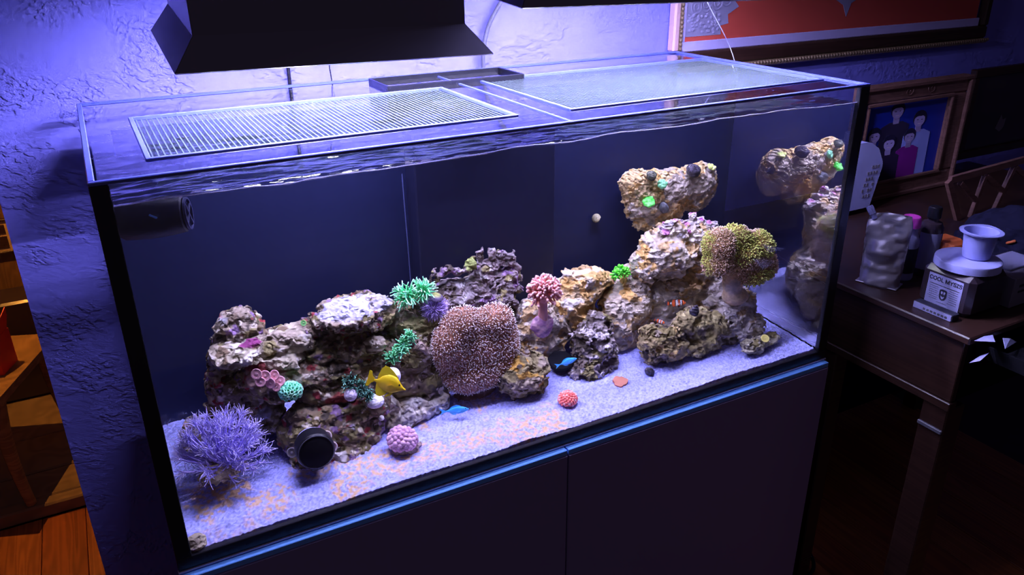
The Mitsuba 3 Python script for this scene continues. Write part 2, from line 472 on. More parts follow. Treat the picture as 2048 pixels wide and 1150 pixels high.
# water surface
gx, gy = np.linspace(0.012, 1.474, 420), np.concatenate([np.linspace(0.006, 0.03, 14)[:-1], np.linspace(0.03, D - 0.014, 200)])
X, Y = np.meshgrid(gx, gy, indexing='ij')
q = np.stack([X * 9 + 0.8 * Y * 30, Y * 34 - X * 5, X * 0 + 3], -1)
Zw = WATER_Z + 0.009 * (meshkit.fbm(q, 3, 4) - 0.5) + 0.0020 * (meshkit.fbm(q * 4.6, 2, 9) - 0.5) + 0.005 * (meshkit.noise(np.stack([X * 5, X * 0, X * 0], -1), 3) - 0.5)
Zw += 0.003 * np.exp(-(Y - 0.006) / 0.003)
n0, n1 = X.shape
i, j = np.meshgrid(np.arange(n0 - 1), np.arange(n1 - 1), indexing='ij')
F = np.stack([i * n1 + j, (i + 1) * n1 + j, (i + 1) * n1 + j + 1, i * n1 + j + 1], -1).reshape(-1, 4)
put('water', (np.stack([X, Y, Zw], -1).reshape(-1, 3), F), 'm_water', smooth=True, label='rippled water surface near the top of the aquarium', cat='water', kind='stuff')
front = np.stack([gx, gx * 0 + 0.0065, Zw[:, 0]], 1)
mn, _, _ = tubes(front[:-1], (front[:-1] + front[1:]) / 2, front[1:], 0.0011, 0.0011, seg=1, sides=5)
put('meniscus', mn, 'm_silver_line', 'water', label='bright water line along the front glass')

# ---------------------------------------------------------------- cabinet under the tank
cb = thing('aquarium_cabinet', 'shadowed two-door cabinet carrying the aquarium', 'cabinet')
put('body', box(0.004, 1.496, 0.002, D, 0.0, ZT - 0.0005), 'm_black_matt', cb)
for x0, x1 in ((0.0, 0.7448), (0.7478, 1.4975)):
    d = put('door', rbox(x0, x1, -0.018, 0.001, 0.02, ZT - 0.0145, 0.0015), 'm_cabinet', cb)
    put('finger_rail', rbox(x0, x1, -0.016, 0.0012, ZT - 0.0142, ZT - 0.002, 0.001), 'm_trim', d, label='blue metal rail along the door top')


# ---------------------------------------------------------------- lamps with black hoods
def hood(o, label, power=1.0, W=0.49, dome_x=0.245):
    k = thing('hanging_lamp', label, 'lamp', 'black-hooded lamps hanging over the aquarium')
    Dp, inset, ch, top, t = 0.34, 0.035, 0.043, 0.30, 0.003

    def pl(p):
        x, y, z = p
        c, s = math.cos(0.035), math.sin(0.035)
        return (o[0] + c * x - s * y * -1 * 0.5, o[1] + s * 0 + y, o[2] + z + 0.085 * y - 0.014 * x)

    def panel(name, pts, lab=None):
        a = np.array([pl(p) for p in pts])
        n = unit(np.cross(a[1] - a[0], a[2] - a[0]))
        v = np.vstack([a - n * t / 2, a + n * t / 2])
        put(name, trimesh.convex.convex_hull(v), 'm_hood', k, label=lab)

    i = inset
    panel('hood_front', [(i, i, ch), (W - i, i, ch), (W - i, i, top), (i, i, top)], 'tall black front panel')
    panel('hood_side', [(i, i, ch), (i, Dp, ch), (i, Dp, top), (i, i, top)])
    panel('hood_side', [(W - i, i, ch), (W - i, Dp, ch), (W - i, Dp, top), (W - i, i, top)])
    panel('hood_top', [(i, i, top), (W - i, i, top), (W - i, Dp, top), (i, Dp, top)])
    panel('skirt', [(0, 0, 0), (W, 0, 0), (W - i, i, ch), (i, i, ch)], 'flared black lower edge')
    panel('skirt', [(0, 0, 0), (0, Dp, 0), (i, Dp, ch), (i, i, ch)])
    panel('skirt', [(W, 0, 0), (W, Dp, 0), (W - i, Dp, ch), (W - i, i, ch)])
    cx, cy, zf = W / 2, 0.19, 0.085
    c = pl((cx, cy, zf))
    put('fixture', rbox(c[0] - W / 2 + 0.045, c[0] + W / 2 - 0.045, c[1] - 0.11, c[1] + 0.11, c[2], c[2] + 0.03, 0.006), 'm_black', k, label='black light fixture')
    e = lathe([(0.0001, -0.030), (0.020, -0.028), (0.040, -0.021), (0.055, -0.010), (0.060, 0.0)], 20)
    e.apply_translation((c[0] - W / 2 + dome_x, c[1], c[2]))
    if np.mean(np.asarray(e.face_normals)[:, 2]) > 0:
        e.invert()
    put('led_dome', e, 'm_black', k, label='glowing blue-white light dome', emitter={'type': 'area', 'radiance': rgb(np.array(LED) * DOME_POWER)})
    for sy_ in (-1, 1):
        py_ = c[1] + sy_ * 0.095
        e = quad((c[0] - W / 2 + 0.055, py_ - 0.011, c[2] - 0.002), (c[0] - W / 2 + 0.055, py_ + 0.011, c[2] - 0.002), (c[0] + W / 2 - 0.055, py_ + 0.011, c[2] - 0.002), (c[0] + W / 2 - 0.055, py_ - 0.011, c[2] - 0.002))
        put('led_bar', e, 'm_black', k, label='glowing flat light bar', emitter={'type': 'area', 'radiance': rgb(np.array(LED) * LED_POWER * power)})
    w, _, _ = tubes([pl((cx - 0.1, Dp * 0.6, top)), pl((cx + 0.1, Dp * 0.6, top))], [pl((cx - 0.1, Dp * 0.6, top + 0.3)), pl((cx + 0.1, Dp * 0.6, top + 0.3))],
                    [pl((cx - 0.1, Dp * 0.6, top + 0.75)), pl((cx + 0.1, Dp * 0.6, top + 0.75))], 0.0012, 0.0012)
    put('suspension_wire', w, 'm_grey', k)
    return k


hood((0.1359, 0.05, 1.6689), 'left hanging lamp under a big black hood with a flared rim', 1.2)
hood((0.6649, 0.02, 1.7332), 'right hanging black lamp hood of which only the lower rim shows at the picture top', 1.0, 0.76, 0.26)


def cable(name, pts, r, mat, label, cat='cable'):
    pts = np.array(pts, float)
    from scipy.interpolate import splprep, splev
    tck, _ = splprep(pts.T, s=0, k=min(3, len(pts) - 1))
    c = np.array(splev(np.linspace(0, 1, 40), tck)).T
    m, _, _ = tubes(c[:-1], (c[:-1] + c[1:]) / 2, c[1:], r, r, seg=1, sides=8)
    return put(name, m, mat, smooth=True, label=label, cat=cat)


cable('power_cable', [(0.437, 0.695, 1.75), (0.4335, 0.695, 1.60), (0.431, 0.69, 1.50), (0.431, 0.69, 1.36)], 0.0042, 'm_black', 'straight black cable coming down the wall below the left lamp')
cable('thin_cable', [(0.50, 0.69, 1.75), (0.5266, 0.69, 1.5655), (0.53, 0.69, 1.508), (0.53, 0.69, 1.40)], 0.0012, 'm_black', 'thin black cord coming down the wall below the left lamp')
cable('power_cable', [(1.0, 0.69, 1.78), (0.9734, 0.69, 1.697), (0.9447, 0.69, 1.6561), (0.9238, 0.69, 1.6014), (0.9188, 0.69, 1.5225), (0.918, 0.69, 1.42)], 0.0055, 'm_grey', 'curved grey cable hanging down the wall between the two lamps')
cable('hanging_wire', [(1.4479, 0.5, 1.714), (1.4774, 0.5, 1.6709), (1.5371, 0.5, 1.5973), (1.5628, 0.5, 1.56), (1.5577, 0.48, 1.5393), (1.4443, 0.3626, 1.545)], 0.0011, 'm_white_plastic', 'thin white wire hanging to the right end of the lid', 'wire')

# wavemaker pump on the left glass
pc = (0.0815, 0.09, 1.4602)
wm = thing('wavemaker_pump', 'dark wavemaker pump with a round grille, upper left inside the aquarium', 'pump')
body = lathe([(0, 0.0), (0.022, 0.002), (0.029, 0.012), (0.031, 0.045), (0.030, 0.075), (0.027, 0.098), (0.024, 0.1)], 32)
principled('m_pump', (0.010, 0.011, 0.032), 0.5)
principled('m_pump_edge', (0.055, 0.06, 0.16), 0.5)
Rx = frame((0.93, -0.28, 0.06))
pb = np.array(pc) + Rx @ np.array([0, 0, -0.062])
put('body', placed(body, pb, Rx), 'm_pump', wm, smooth=35)
ring = trimesh.creation.annulus(0.0215, 0.0245, 0.004, sections=32)
sp = [box(-0.0015, 0.0015, -0.022, 0.022, -0.002, 0.002), box(-0.022, 0.022, -0.0015, 0.0015, -0.002, 0.002)]
put('grille', placed(cat_(ring, *[placed(s, (0, 0, 0), rotz(0.5)) for s in sp]), pb + Rx @ np.array([0, 0, 0.104]), Rx), 'm_pump_edge', wm, label='round grille with crossed bars')
put('magnet', placed(lathe([(0, 0), (0.024, 0), (0.026, 0.004), (0.026, 0.018), (0, 0.02)], 28), (0.0085, pc[1] + 0.02, pc[2] + 0.005), frame((1, 0, 0))), 'm_pump', wm, smooth=35)
put('glint', placed(rbox(-0.006, 0.006, -0.0005, 0.0005, -0.0015, 0.0015, 0.0003), (0.0722, 0.055, 1.4727), roty(0.6)), 'm_trim', wm, label='highlight painted as a small blue mark')  # painted blue highlight on the pump housing
# ---------------------------------------------------------------- sand
sx, sy = np.linspace(0.012, 1.473, 812), np.linspace(0.0125, BACK - 0.001, 212)
X, Y = np.meshgrid(sx, sy, indexing='ij')
q = np.stack([X, Y, X * 0], -1)
rs = np.random.default_rng(3)


def sand_z(x, y):
    x, y = np.asarray(x, float), np.asarray(y, float)
    q = np.stack([x, y, x * 0], -1)
    return 0.91 + 0.065 * y + 0.008 * (meshkit.fbm(q * 9, 2, 3) - 0.5) - 0.0015


grain = meshkit.noise(q * 300, 1) * 0.0030 + meshkit.noise(q * 480, 2) * 0.0020 + rs.random(X.shape) * 0.0010
Zs = sand_z(X, Y) + grain - 0.003
n0, n1 = X.shape
i, j = np.meshgrid(np.arange(n0 - 1), np.arange(n1 - 1), indexing='ij')
F = np.stack([i * n1 + j, (i + 1) * n1 + j, (i + 1) * n1 + j + 1, i * n1 + j + 1], -1).reshape(-1, 4)
V = np.stack([X, Y, Zs], -1).reshape(-1, 3)
g = meshkit.noise(q * 330, 7).ravel()[:, None]
col = np.array([0.38, 0.40, 0.84]) * (0.62 + 0.7 * g)
dia = meshkit.fbm(q * 16, 3, 21).ravel()
centre = np.array([(0.16, 0.075), (0.30, 0.045), (0.43, 0.10), (0.52, 0.14), (0.60, 0.12), (0.72, 0.05), (0.36, 0.08), (0.80, 0.13), (0.10, 0.11), (0.55, 0.06)])
dd = np.min(np.linalg.norm((V[:, None, :2] - centre[None]) * np.array([1.0, 1.6]), axis=2), 1)
w = (sst(0.53, 0.66, dia + 0.17 * np.exp(-(dd / 0.055) ** 2) - 0.02) * sst(0.25, 0.75, meshkit.noise(q * 170, 9).ravel()) * np.exp(-(dd / 0.13) ** 4))[:, None] * 0.85
col = col * (1 - w) + np.array([0.66, 0.42, 0.16]) * w
edge = np.stack([sx, sx * 0 + 0.0125, sx * 0 + 0.897], 1)
base = len(V)
V = np.vstack([V, edge])
ia = np.arange(n0 - 1)
F = np.vstack([F, np.stack([base + ia, base + ia + 1, (ia + 1) * n1, ia * n1], -1)])
col = np.vstack([col, col[np.arange(n0) * n1]])
put('sand_bed', (V, F), 'm_sand', smooth=True, color=np.clip(col, 0, 1), label='bed of pale gravelly sand with orange-brown patches', cat='sand', kind='stuff')

# ---------------------------------------------------------------- rocks of the left reef
BROWN, OLIVE, GREY, PALE = (0.11, 0.08, 0.055), (0.15, 0.13, 0.065), (0.21, 0.175, 0.15), (0.40, 0.36, 0.33)
TAN, WHITE, CRIM, PURP, DARK = (0.36, 0.26, 0.15), (0.50, 0.47, 0.47), (0.20, 0.03, 0.04), (0.16, 0.10, 0.22), (0.05, 0.04, 0.035)
ORANGE = (0.44, 0.28, 0.11)
LIVE = dict(base=GREY, second=BROWN, patches=((PALE, 60, 0.30), (OLIVE, 44, 0.26), (DARK, 60, 0.2), (CRIM, 50, 0.06), (PURP, 60, 0.10)))
LIVE_D = dict(base=BROWN, second=(0.16, 0.12, 0.10), patches=((OLIVE, 44, 0.34), (DARK, 56, 0.26), (PALE, 80, 0.12), (CRIM, 60, 0.06), (PURP, 60, 0.10)))
LIVE_P = dict(base=PALE, second=GREY, patches=((OLIVE, 30, 0.22), (BROWN, 34, 0.22), (WHITE, 40, 0.22)))
rock([((0.1937, 0.3, 1.156), (0.04435, 0.045, 0.03664)), ((0.1607, 0.3, 1.11), (0.03288, 0.05, 0.02901)), ((0.1447, 0.3, 1.0421), (0.03136, 0.055, 0.04116)), ((0.1756, 0.31, 1.0847), (0.03931, 0.05, 0.05896))], LIVE,
     'knobbly pale rock standing at the left end of the reef', seed=2, rough=0.012, freq=34, h=0.0026, spots=(((0.126, 0.25, 1.1037), (0.018, 0.05, 0.034), (0.36, 0.36, 0.46)), ((0.1566, 0.26, 1.1981), (0.02, 0.05, 0.02), (0.40, 0.38, 0.40))))
rock([((0.1679, 0.27, 1.0171), (0.05668, 0.055, 0.04104)), ((0.1376, 0.29, 0.9691), (0.0357, 0.045, 0.03371)), ((0.2082, 0.26, 0.9756), (0.04173, 0.045, 0.03577)), ((0.1923, 0.27, 1.0551), (0.05845, 0.05, 0.03507)), ((0.1385, 0.28, 1.0598), (0.02312, 0.04, 0.03276))], LIVE,
     'grey rock with white crusts behind the lilac branching coral', seed=3, rough=0.012, h=0.0026, spots=(((0.1807, 0.215, 1.0813), (0.02, 0.03, 0.018), (0.38, 0.37, 0.46)), ((0.1994, 0.225, 1.0005), (0.02, 0.03, 0.012), (0.40, 0.39, 0.48))))
rock([((0.228, 0.255, 1.1298), (0.08804, 0.05, 0.01914)), ((0.2979, 0.265, 1.1314), (0.04315, 0.04, 0.01961)), ((0.1808, 0.25, 1.1316), (0.04329, 0.04, 0.01318)), ((0.2686, 0.24, 1.1022), (0.04837, 0.04, 0.01741))], dict(LIVE_P, base=(0.30, 0.27, 0.22)),
     'flat pale ledge of rock running right from the left rock', seed=4, rough=0.008, freq=30, h=0.0024, spots=(((0.1988, 0.23, 1.1563), (0.024, 0.03, 0.012), (0.22, 0.04, 0.14)),))
rock([((0.3912, 0.235, 1.1698), (0.06473, 0.055, 0.01667)), ((0.4076, 0.25, 1.142), (0.062, 0.05, 0.022)), ((0.4534, 0.26, 1.1471), (0.03862, 0.045, 0.02846)), ((0.4198, 0.272, 1.1745), (0.03019, 0.03, 0.01409)), ((0.363, 0.235, 1.1678), (0.03505, 0.04, 0.01363))], LIVE,
     'broad pale rock with a flat top, the highest of the left reef', seed=6, rough=0.007, freq=36, h=0.0024, spots=(((0.3849, 0.225, 1.1883), (0.062, 0.07, 0.018), (0.44, 0.43, 0.56)), ((0.4569, 0.24, 1.1723), (0.03, 0.05, 0.012), (0.38, 0.36, 0.42))))
rock([((0.3814, 0.255, 1.09), (0.05851, 0.05, 0.04439)), ((0.3316, 0.26, 1.0894), (0.0499, 0.05, 0.03793)), ((0.4343, 0.26, 1.074), (0.05149, 0.045, 0.0309)), ((0.3241, 0.26, 1.1304), (0.03154, 0.04, 0.02365))], LIVE_D,
     'dark rock under the flat-topped pale rock', seed=7, rough=0.011, h=0.0026, cuts=(((0.3889, 0.205, 1.1179), (0.022, 0.03, 0.016)),))
rock([((0.245, 0.245, 1.0585), (0.06823, 0.05, 0.04484)), ((0.3037, 0.25, 1.045), (0.0598, 0.06, 0.04983)), ((0.2187, 0.245, 1.077), (0.04429, 0.045, 0.03274))], dict(LIVE_D, patches=((CRIM, 50, 0.16), (OLIVE, 46, 0.28), (PALE, 70, 0.18), (DARK, 60, 0.2))),
     'dark rock with crimson growth above the mint coral', seed=8, rough=0.011, h=0.0026, spots=(((0.2166, 0.21, 1.1167), (0.05, 0.05, 0.022), (0.27, 0.06, 0.06)), ((0.2746, 0.2, 1.0341), (0.03, 0.04, 0.018), (0.24, 0.035, 0.05)), ((0.2008, 0.2, 1.0833), (0.03, 0.04, 0.015), (0.5, 0.34, 0.28))))
rock([((0.38, 0.24, 1.0168), (0.07136, 0.065, 0.05709)), ((0.3187, 0.24, 1.0228), (0.05006, 0.06, 0.05006)), ((0.4389, 0.25, 1.0424), (0.05791, 0.055, 0.04757)), ((0.3415, 0.235, 1.0591), (0.04182, 0.04, 0.02589))], dict(LIVE_D, patches=((OLIVE, 44, 0.30), (DARK, 56, 0.26), (PALE, 80, 0.14), (CRIM, 60, 0.08))),
     'brown rock in the middle of the left reef, behind the yellow fish', seed=9, rough=0.011, h=0.0026,
     spots=(((0.3282, 0.18, 1.102), (0.05, 0.04, 0.016), (0.42, 0.38, 0.36)), ((0.3481, 0.17, 1.017), (0.045, 0.05, 0.012), (0.24, 0.05, 0.04)), ((0.393, 0.17, 1.0091), (0.02, 0.05, 0.014), (0.24, 0.04, 0.045))))
rock([((0.3004, 0.2, 0.9572), (0.07742, 0.055, 0.05558)), ((0.3601, 0.185, 0.9348), (0.06242, 0.05, 0.05638)), ((0.2652, 0.18, 0.9572), (0.04085, 0.045, 0.04474)), ((0.274, 0.155, 0.9207), (0.04469, 0.035, 0.02526)), ((0.3327, 0.155, 0.9085), (0.04557, 0.04, 0.0317)), ((0.3989, 0.2, 0.9615), (0.04684, 0.05, 0.04684))], dict(LIVE_D, base=(0.13, 0.10, 0.055)),
     'large olive-brown rock behind the round black pump', seed=10, rough=0.011, h=0.0026, spots=(((0.3509, 0.12, 0.9818), (0.010, 0.03, 0.024), (0.45,0.42,0.45)), ((0.3149, 0.12, 0.9366), (0.016, 0.03, 0.024), (0.5, 0.46, 0.44))))
rock([((0.528, 0.265, 1.0474), (0.06601, 0.06, 0.07027)), ((0.5151, 0.28, 1.1034), (0.05906, 0.05, 0.03796)), ((0.5437, 0.245, 0.9674), (0.05611, 0.05, 0.05396)), ((0.4897, 0.25, 0.9864), (0.05948, 0.055, 0.05948)), ((0.5481, 0.27, 1.0997), (0.05297, 0.04, 0.02754))], dict(base=(0.2, 0.16, 0.13), second=BROWN, patches=((OLIVE, 22, 0.3), (DARK, 26, 0.2), (PALE, 50, 0.15), ((0.26, 0.2, 0.2), 26, 0.3))),
     'steep brown rock left of the big leather coral', seed=11, rough=0.011, h=0.0026, spots=(((0.537, 0.235, 1.1116), (0.05, 0.03, 0.014), (0.34, 0.31, 0.13)), ((0.463, 0.2, 1.0977), (0.012, 0.03, 0.009), (0.6, 0.22, 0.1))))
rock([((0.4949, 0.2, 0.9342), (0.06307, 0.04, 0.03154)), ((0.4537, 0.195, 0.9278), (0.03949, 0.03, 0.02494)), ((0.5525, 0.21, 0.9309), (0.03004, 0.03, 0.02575)), ((0.4362, 0.2, 0.9596), (0.03086, 0.03, 0.02469))], dict(base=(0.40, 0.39, 0.45), second=GREY, patches=((OLIVE, 34, 0.26), (BROWN, 34, 0.24), (WHITE, 34, 0.3))),
     'low rock with white-blue crust below the yellow fish', seed=12, rough=0.010, h=0.0024)
rock([((0.5466, 0.27, 1.1293), (0.04205, 0.03, 0.02103)), ((0.5901, 0.28, 1.1187), (0.02356, 0.03, 0.01499))], LIVE_D, 'small dark rock holding the purple urchin', seed=14, rough=0.008, h=0.0024)
rock([((0.4263, 0.215, 1.0969), (0.02597, 0.02, 0.01598))], LIVE_P, 'small tan stone below the flat-topped rock', name='stone', seed=15, rough=0.005, h=0.002)
rock([((0.0834, 0.3, 0.9574), (0.02758, 0.03, 0.02561)), ((0.0702, 0.28, 0.9504), (0.01946, 0.025, 0.01557))], LIVE, 'small rock beside the clear bubbles, behind the lilac coral', seed=16, rough=0.007, h=0.0022)
rock([((0.0351, 0.02, 0.9155), (0.01677, 0.014, 0.01258))], dict(base=(0.4, 0.36, 0.28), second=GREY, patches=((PURP, 40, 0.3),)), 'small stone in the front left corner of the sand', name='stone', seed=17, rough=0.004, h=0.0016)

# purple knobbly rock at the back
rk = np.random.default_rng(8)
blobs = [((0.647, 0.315, 1.1242), (0.04854, 0.03, 0.03089)), ((0.7165, 0.32, 1.1131), (0.06764, 0.032, 0.04284)), ((0.7737, 0.32, 1.1156), (0.03884, 0.03, 0.04341)), ((0.7399, 0.305, 1.089), (0.05661, 0.028, 0.02717)), ((0.6576, 0.3, 1.1072), (0.04851, 0.028, 0.02426)), ((0.7388, 0.325, 1.1495), (0.03831, 0.022, 0.02929))]
blobs += [((0.7206, 0.32, 1.2065), (0.006627, 0.007, 0.01657)), ((0.7187, 0.32, 1.1855), (0.009985, 0.009, 0.01553)), ((0.7477, 0.318, 1.1924), (0.008916, 0.009, 0.01449)), ((0.7722, 0.322, 1.1887), (0.01124, 0.01, 0.01124)), ((0.7744, 0.322, 1.1677), (0.009041, 0.009, 0.01808)), ((0.7941, 0.318, 1.1713), (0.01132, 0.011, 0.02038)), ((0.8043, 0.316, 1.1454), (0.01141, 0.01, 0.01369)), ((0.8127, 0.315, 1.1242), (0.01033, 0.009, 0.01148)), ((0.8095, 0.312, 1.0984), (0.01037, 0.009, 0.01037)),
          ((0.6158, 0.305, 1.1832), (0.01397, 0.011, 0.009669)), ((0.6357, 0.305, 1.1838), (0.009716, 0.009, 0.009716)), ((0.601, 0.305, 1.1677), (0.009669, 0.009, 0.01074)), ((0.5954, 0.3, 1.1473), (0.008603, 0.008, 0.009679)), ((0.6559, 0.303, 1.1769), (0.01194, 0.009, 0.007601)), ((0.6798, 0.303, 1.1755), (0.009834, 0.009, 0.01093)), ((0.6977, 0.307, 1.1847), (0.01646, 0.013, 0.01646))]
for x_, y_, z_, h_ in zip((0.6285, 0.6495, 0.6675, 0.684, 0.703, 0.721, 0.738, 0.757, 0.775, 0.792), (0.288, 0.282, 0.279, 0.283, 0.279, 0.283, 0.279, 0.282, 0.281, 0.286), (1.075, 1.083, 1.078, 1.088, 1.084, 1.09, 1.079, 1.085, 1.07, 1.058), (0.022, 0.026, 0.02, 0.03, 0.026, 0.03, 0.026, 0.03, 0.022, 0.02)):
    blobs += [((x_, y_ + 0.012, z_), (0.0062, 0.0062, h_)), ((x_ + 0.003, y_ + 0.006, z_ - 0.034), (0.0068, 0.0064, 0.022)), ((x_, y_ + 0.010, z_ + h_ * 0.8), (0.0085, 0.0085, 0.007))]
rock(blobs, dict(base=(0.13, 0.10, 0.12), second=(0.14, 0.12, 0.145), patches=(((0.27, 0.255, 0.29), 60, 0.24), (PURP, 40, 0.22), (DARK, 36, 0.22), (OLIVE, 36, 0.14))),
     'dark knobbly purple-grey rock behind the big leather coral', seed=21, rough=0.008, freq=58, k=0.003, h=0.0023, pits=0.9,
     spots=(((0.6874, 0.285, 1.1922), (0.022, 0.04, 0.02), (0.26, 0.30, 0.09)),))
rock([((0.746, 0.165, 0.9606), (0.04816, 0.042, 0.05035)), ((0.7842, 0.17, 0.9625), (0.02214, 0.03, 0.03764)), ((0.7112, 0.165, 0.9542), (0.02826, 0.03, 0.03695))], dict(base=(0.12, 0.10, 0.055), second=(0.2, 0.17, 0.10), patches=(((0.34, 0.20, 0.05), 30, 0.2), (DARK, 34, 0.25), (GREY, 28, 0.22))),
     'brown rock on the sand at the right foot of the big leather coral', seed=22, rough=0.011, h=0.0024)

# ---------------------------------------------------------------- rocks of the right reef
WT = dict(base=WHITE, second=(0.34, 0.29, 0.25), patches=((ORANGE, 30, 0.22), (TAN, 34, 0.3), ((0.34, 0.30, 0.30), 30, 0.16)))
OT = dict(base=(0.46, 0.36, 0.24), second=(0.42, 0.28, 0.12), patches=((ORANGE, 40, 0.34), (WHITE, 32, 0.3), ((0.32, 0.22, 0.12), 40, 0.15)))
GT = dict(base=(0.42, 0.39, 0.42), second=(0.33, 0.30, 0.33), patches=((WHITE, 32, 0.30), (TAN, 30, 0.18), ((0.24, 0.22, 0.24), 36, 0.14)))
rock([((0.8472, 0.28, 1.0171), (0.05367, 0.045, 0.05367)), ((0.8203, 0.28, 0.9647), (0.03988, 0.035, 0.03284)), ((0.8579, 0.27, 0.9596), (0.05189, 0.04, 0.0401)), ((0.888, 0.275, 0.9896), (0.03311, 0.035, 0.04729)), ((0.8288, 0.29, 1.0495), (0.02549, 0.03, 0.02549))], WT,
     'white rock carrying the pink tree coral', name='reef_rock', seed=31, rough=0.011, h=0.0026, cuts=(((0.8914, 0.24, 0.9938), (0.014, 0.03, 0.016)),))
rock([((0.972, 0.29, 1.0793), (0.0595, 0.045, 0.04522)), ((0.9349, 0.285, 1.0374), (0.0499, 0.045, 0.04277)), ((1.0252, 0.295, 1.0817), (0.03136, 0.03, 0.02895)), ((0.9328, 0.295, 1.1013), (0.01882, 0.025, 0.02588)), ((0.961, 0.28, 0.9962), (0.05294, 0.04, 0.04812))], OT,
     'orange-crusted rock between the pink tree coral and the small green coral', name='reef_rock', seed=32, rough=0.012, freq=36, h=0.0026)
rock([((0.9416, 0.195, 0.9727), (0.05104, 0.045, 0.058)), ((0.9639, 0.21, 1.0125), (0.03025, 0.03, 0.02793)), ((0.9741, 0.185, 0.9357), (0.02816, 0.03, 0.03989)), ((0.9056, 0.165, 0.9286), (0.03668, 0.028, 0.02063)), ((0.9406, 0.17, 0.9256), (0.03245, 0.028, 0.0255))], dict(base=(0.10, 0.08, 0.075), second=(0.22, 0.19, 0.22), patches=((DARK, 34, 0.3), ((0.45, 0.42, 0.5), 60, 0.22), (OLIVE, 30, 0.22))),
     'dark brown pitted rock on the sand beside the blue fish and black disc', name='reef_rock', seed=33, rough=0.013, freq=48, h=0.0022, pits=0.9)
rock([((1.074, 0.255, 1.0136), (0.06812, 0.055, 0.06325)), ((1.0442, 0.24, 0.9595), (0.04858, 0.045, 0.04858)), ((1.1415, 0.26, 0.9614), (0.04503, 0.045, 0.06253)), ((1.1077, 0.275, 1.0651), (0.05624, 0.045, 0.03913)), ((1.0275, 0.25, 0.993), (0.03378, 0.035, 0.03137)), ((1.0802, 0.235, 0.9182), (0.0345, 0.03, 0.02957))], dict(WT, base=(0.50, 0.45, 0.43)),
     'broad tan and white rock in the middle of the right reef', name='reef_rock', seed=34, rough=0.012, h=0.0026)
rock([((1.1773, 0.235, 1.1348), (0.07219, 0.055, 0.05534)), ((1.131, 0.245, 1.1583), (0.02855, 0.03, 0.02855)), ((1.2556, 0.24, 1.1598), (0.04638, 0.045, 0.04394)), ((1.2338, 0.23, 1.0619), (0.06173, 0.045, 0.03704)), ((1.1226, 0.24, 1.1207), (0.04061, 0.04, 0.04061)), ((1.1922, 0.25, 1.1874), (0.04325, 0.035, 0.02643)), ((1.2718, 0.225, 1.1093), (0.03691, 0.04, 0.04429))], dict(WT, base=(0.50, 0.46, 0.45)),
     'tall pale rock, the top of the right reef', name='reef_rock', seed=35, rough=0.012, h=0.0026)
rock([((1.2294, 0.245, 0.9887), (0.07055, 0.05, 0.06047)), ((1.1609, 0.245, 0.9631), (0.04742, 0.045, 0.06988)), ((1.2894, 0.24, 0.991), (0.04583, 0.045, 0.06365)), ((1.1857, 0.245, 1.0396), (0.06175, 0.045, 0.03211))], GT,
     'smooth grey-lilac rock face behind the two clownfish', name='reef_rock', seed=36, rough=0.006, freq=24, pits=0.5, h=0.0026)
rock([((1.3153, 0.205, 0.9992), (0.05292, 0.045, 0.06551)), ((1.3355, 0.15, 0.9893), (0.05454, 0.042, 0.05454)), ((1.3558, 0.12, 0.949), (0.03968, 0.033, 0.03968)), ((1.3172, 0.155, 0.9529), (0.05734, 0.038, 0.04487))], dict(base=(0.50, 0.47, 0.52), second=(0.38, 0.35, 0.38), patches=((WHITE, 40, 0.3), (TAN, 34, 0.16), ((0.25, 0.22, 0.24), 40, 0.16))),
     'pale pitted rock below the green toadstool coral', name='reef_rock', seed=37, rough=0.012, freq=40, h=0.0026)
rock([((1.0923, 0.14, 0.959), (0.0494, 0.04, 0.04469)), ((1.0681, 0.145, 0.9827), (0.02799, 0.025, 0.02799)), ((1.1409, 0.14, 0.9465), (0.03101, 0.03, 0.04055))], dict(base=(0.15, 0.125, 0.06), second=(0.25, 0.2, 0.12), patches=((DARK, 36, 0.28), ((0.40, 0.30, 0.14), 40, 0.22), (GREY, 40, 0.18))),
     'shaggy brown rock on the sand in front of the clownfish', name='reef_rock', seed=38, rough=0.012, freq=44, h=0.0022)
rock([((1.2487, 0.15, 0.9526), (0.07107, 0.04, 0.04412)), ((1.2065, 0.16, 0.9885), (0.04114, 0.03, 0.03146)), ((1.3105, 0.145, 0.9353), (0.03483, 0.03, 0.03732)), ((1.2103, 0.13, 0.9331), (0.06048, 0.03, 0.02177)), ((1.1683, 0.15, 0.982), (0.02631, 0.028, 0.0311))], dict(base=(0.24, 0.21, 0.11), second=(0.17, 0.14, 0.08), patches=(((0.42, 0.38, 0.22), 34, 0.3), (DARK, 38, 0.18), (GREY, 34, 0.25))),
     'olive rock on the sand with a dark pointed snail on its top', name='reef_rock', seed=39, rough=0.010, freq=36, h=0.0022)
rock([((1.3089, 0.065, 0.9349), (0.02646, 0.018, 0.01443)), ((1.3541, 0.07, 0.9346), (0.02922, 0.016, 0.01339)), ((1.3926, 0.075, 0.9308), (0.01724, 0.014, 0.01231)), ((1.3274, 0.06, 0.9188), (0.0133, 0.012, 0.009673))], dict(base=(0.22, 0.21, 0.16), second=(0.3, 0.28, 0.26), patches=((OLIVE, 40, 0.3), (DARK, 50, 0.15))),
     'small flat grey-green rock on the sand at the right end', name='reef_rock', seed=40, rough=0.006, freq=50, h=0.0018)
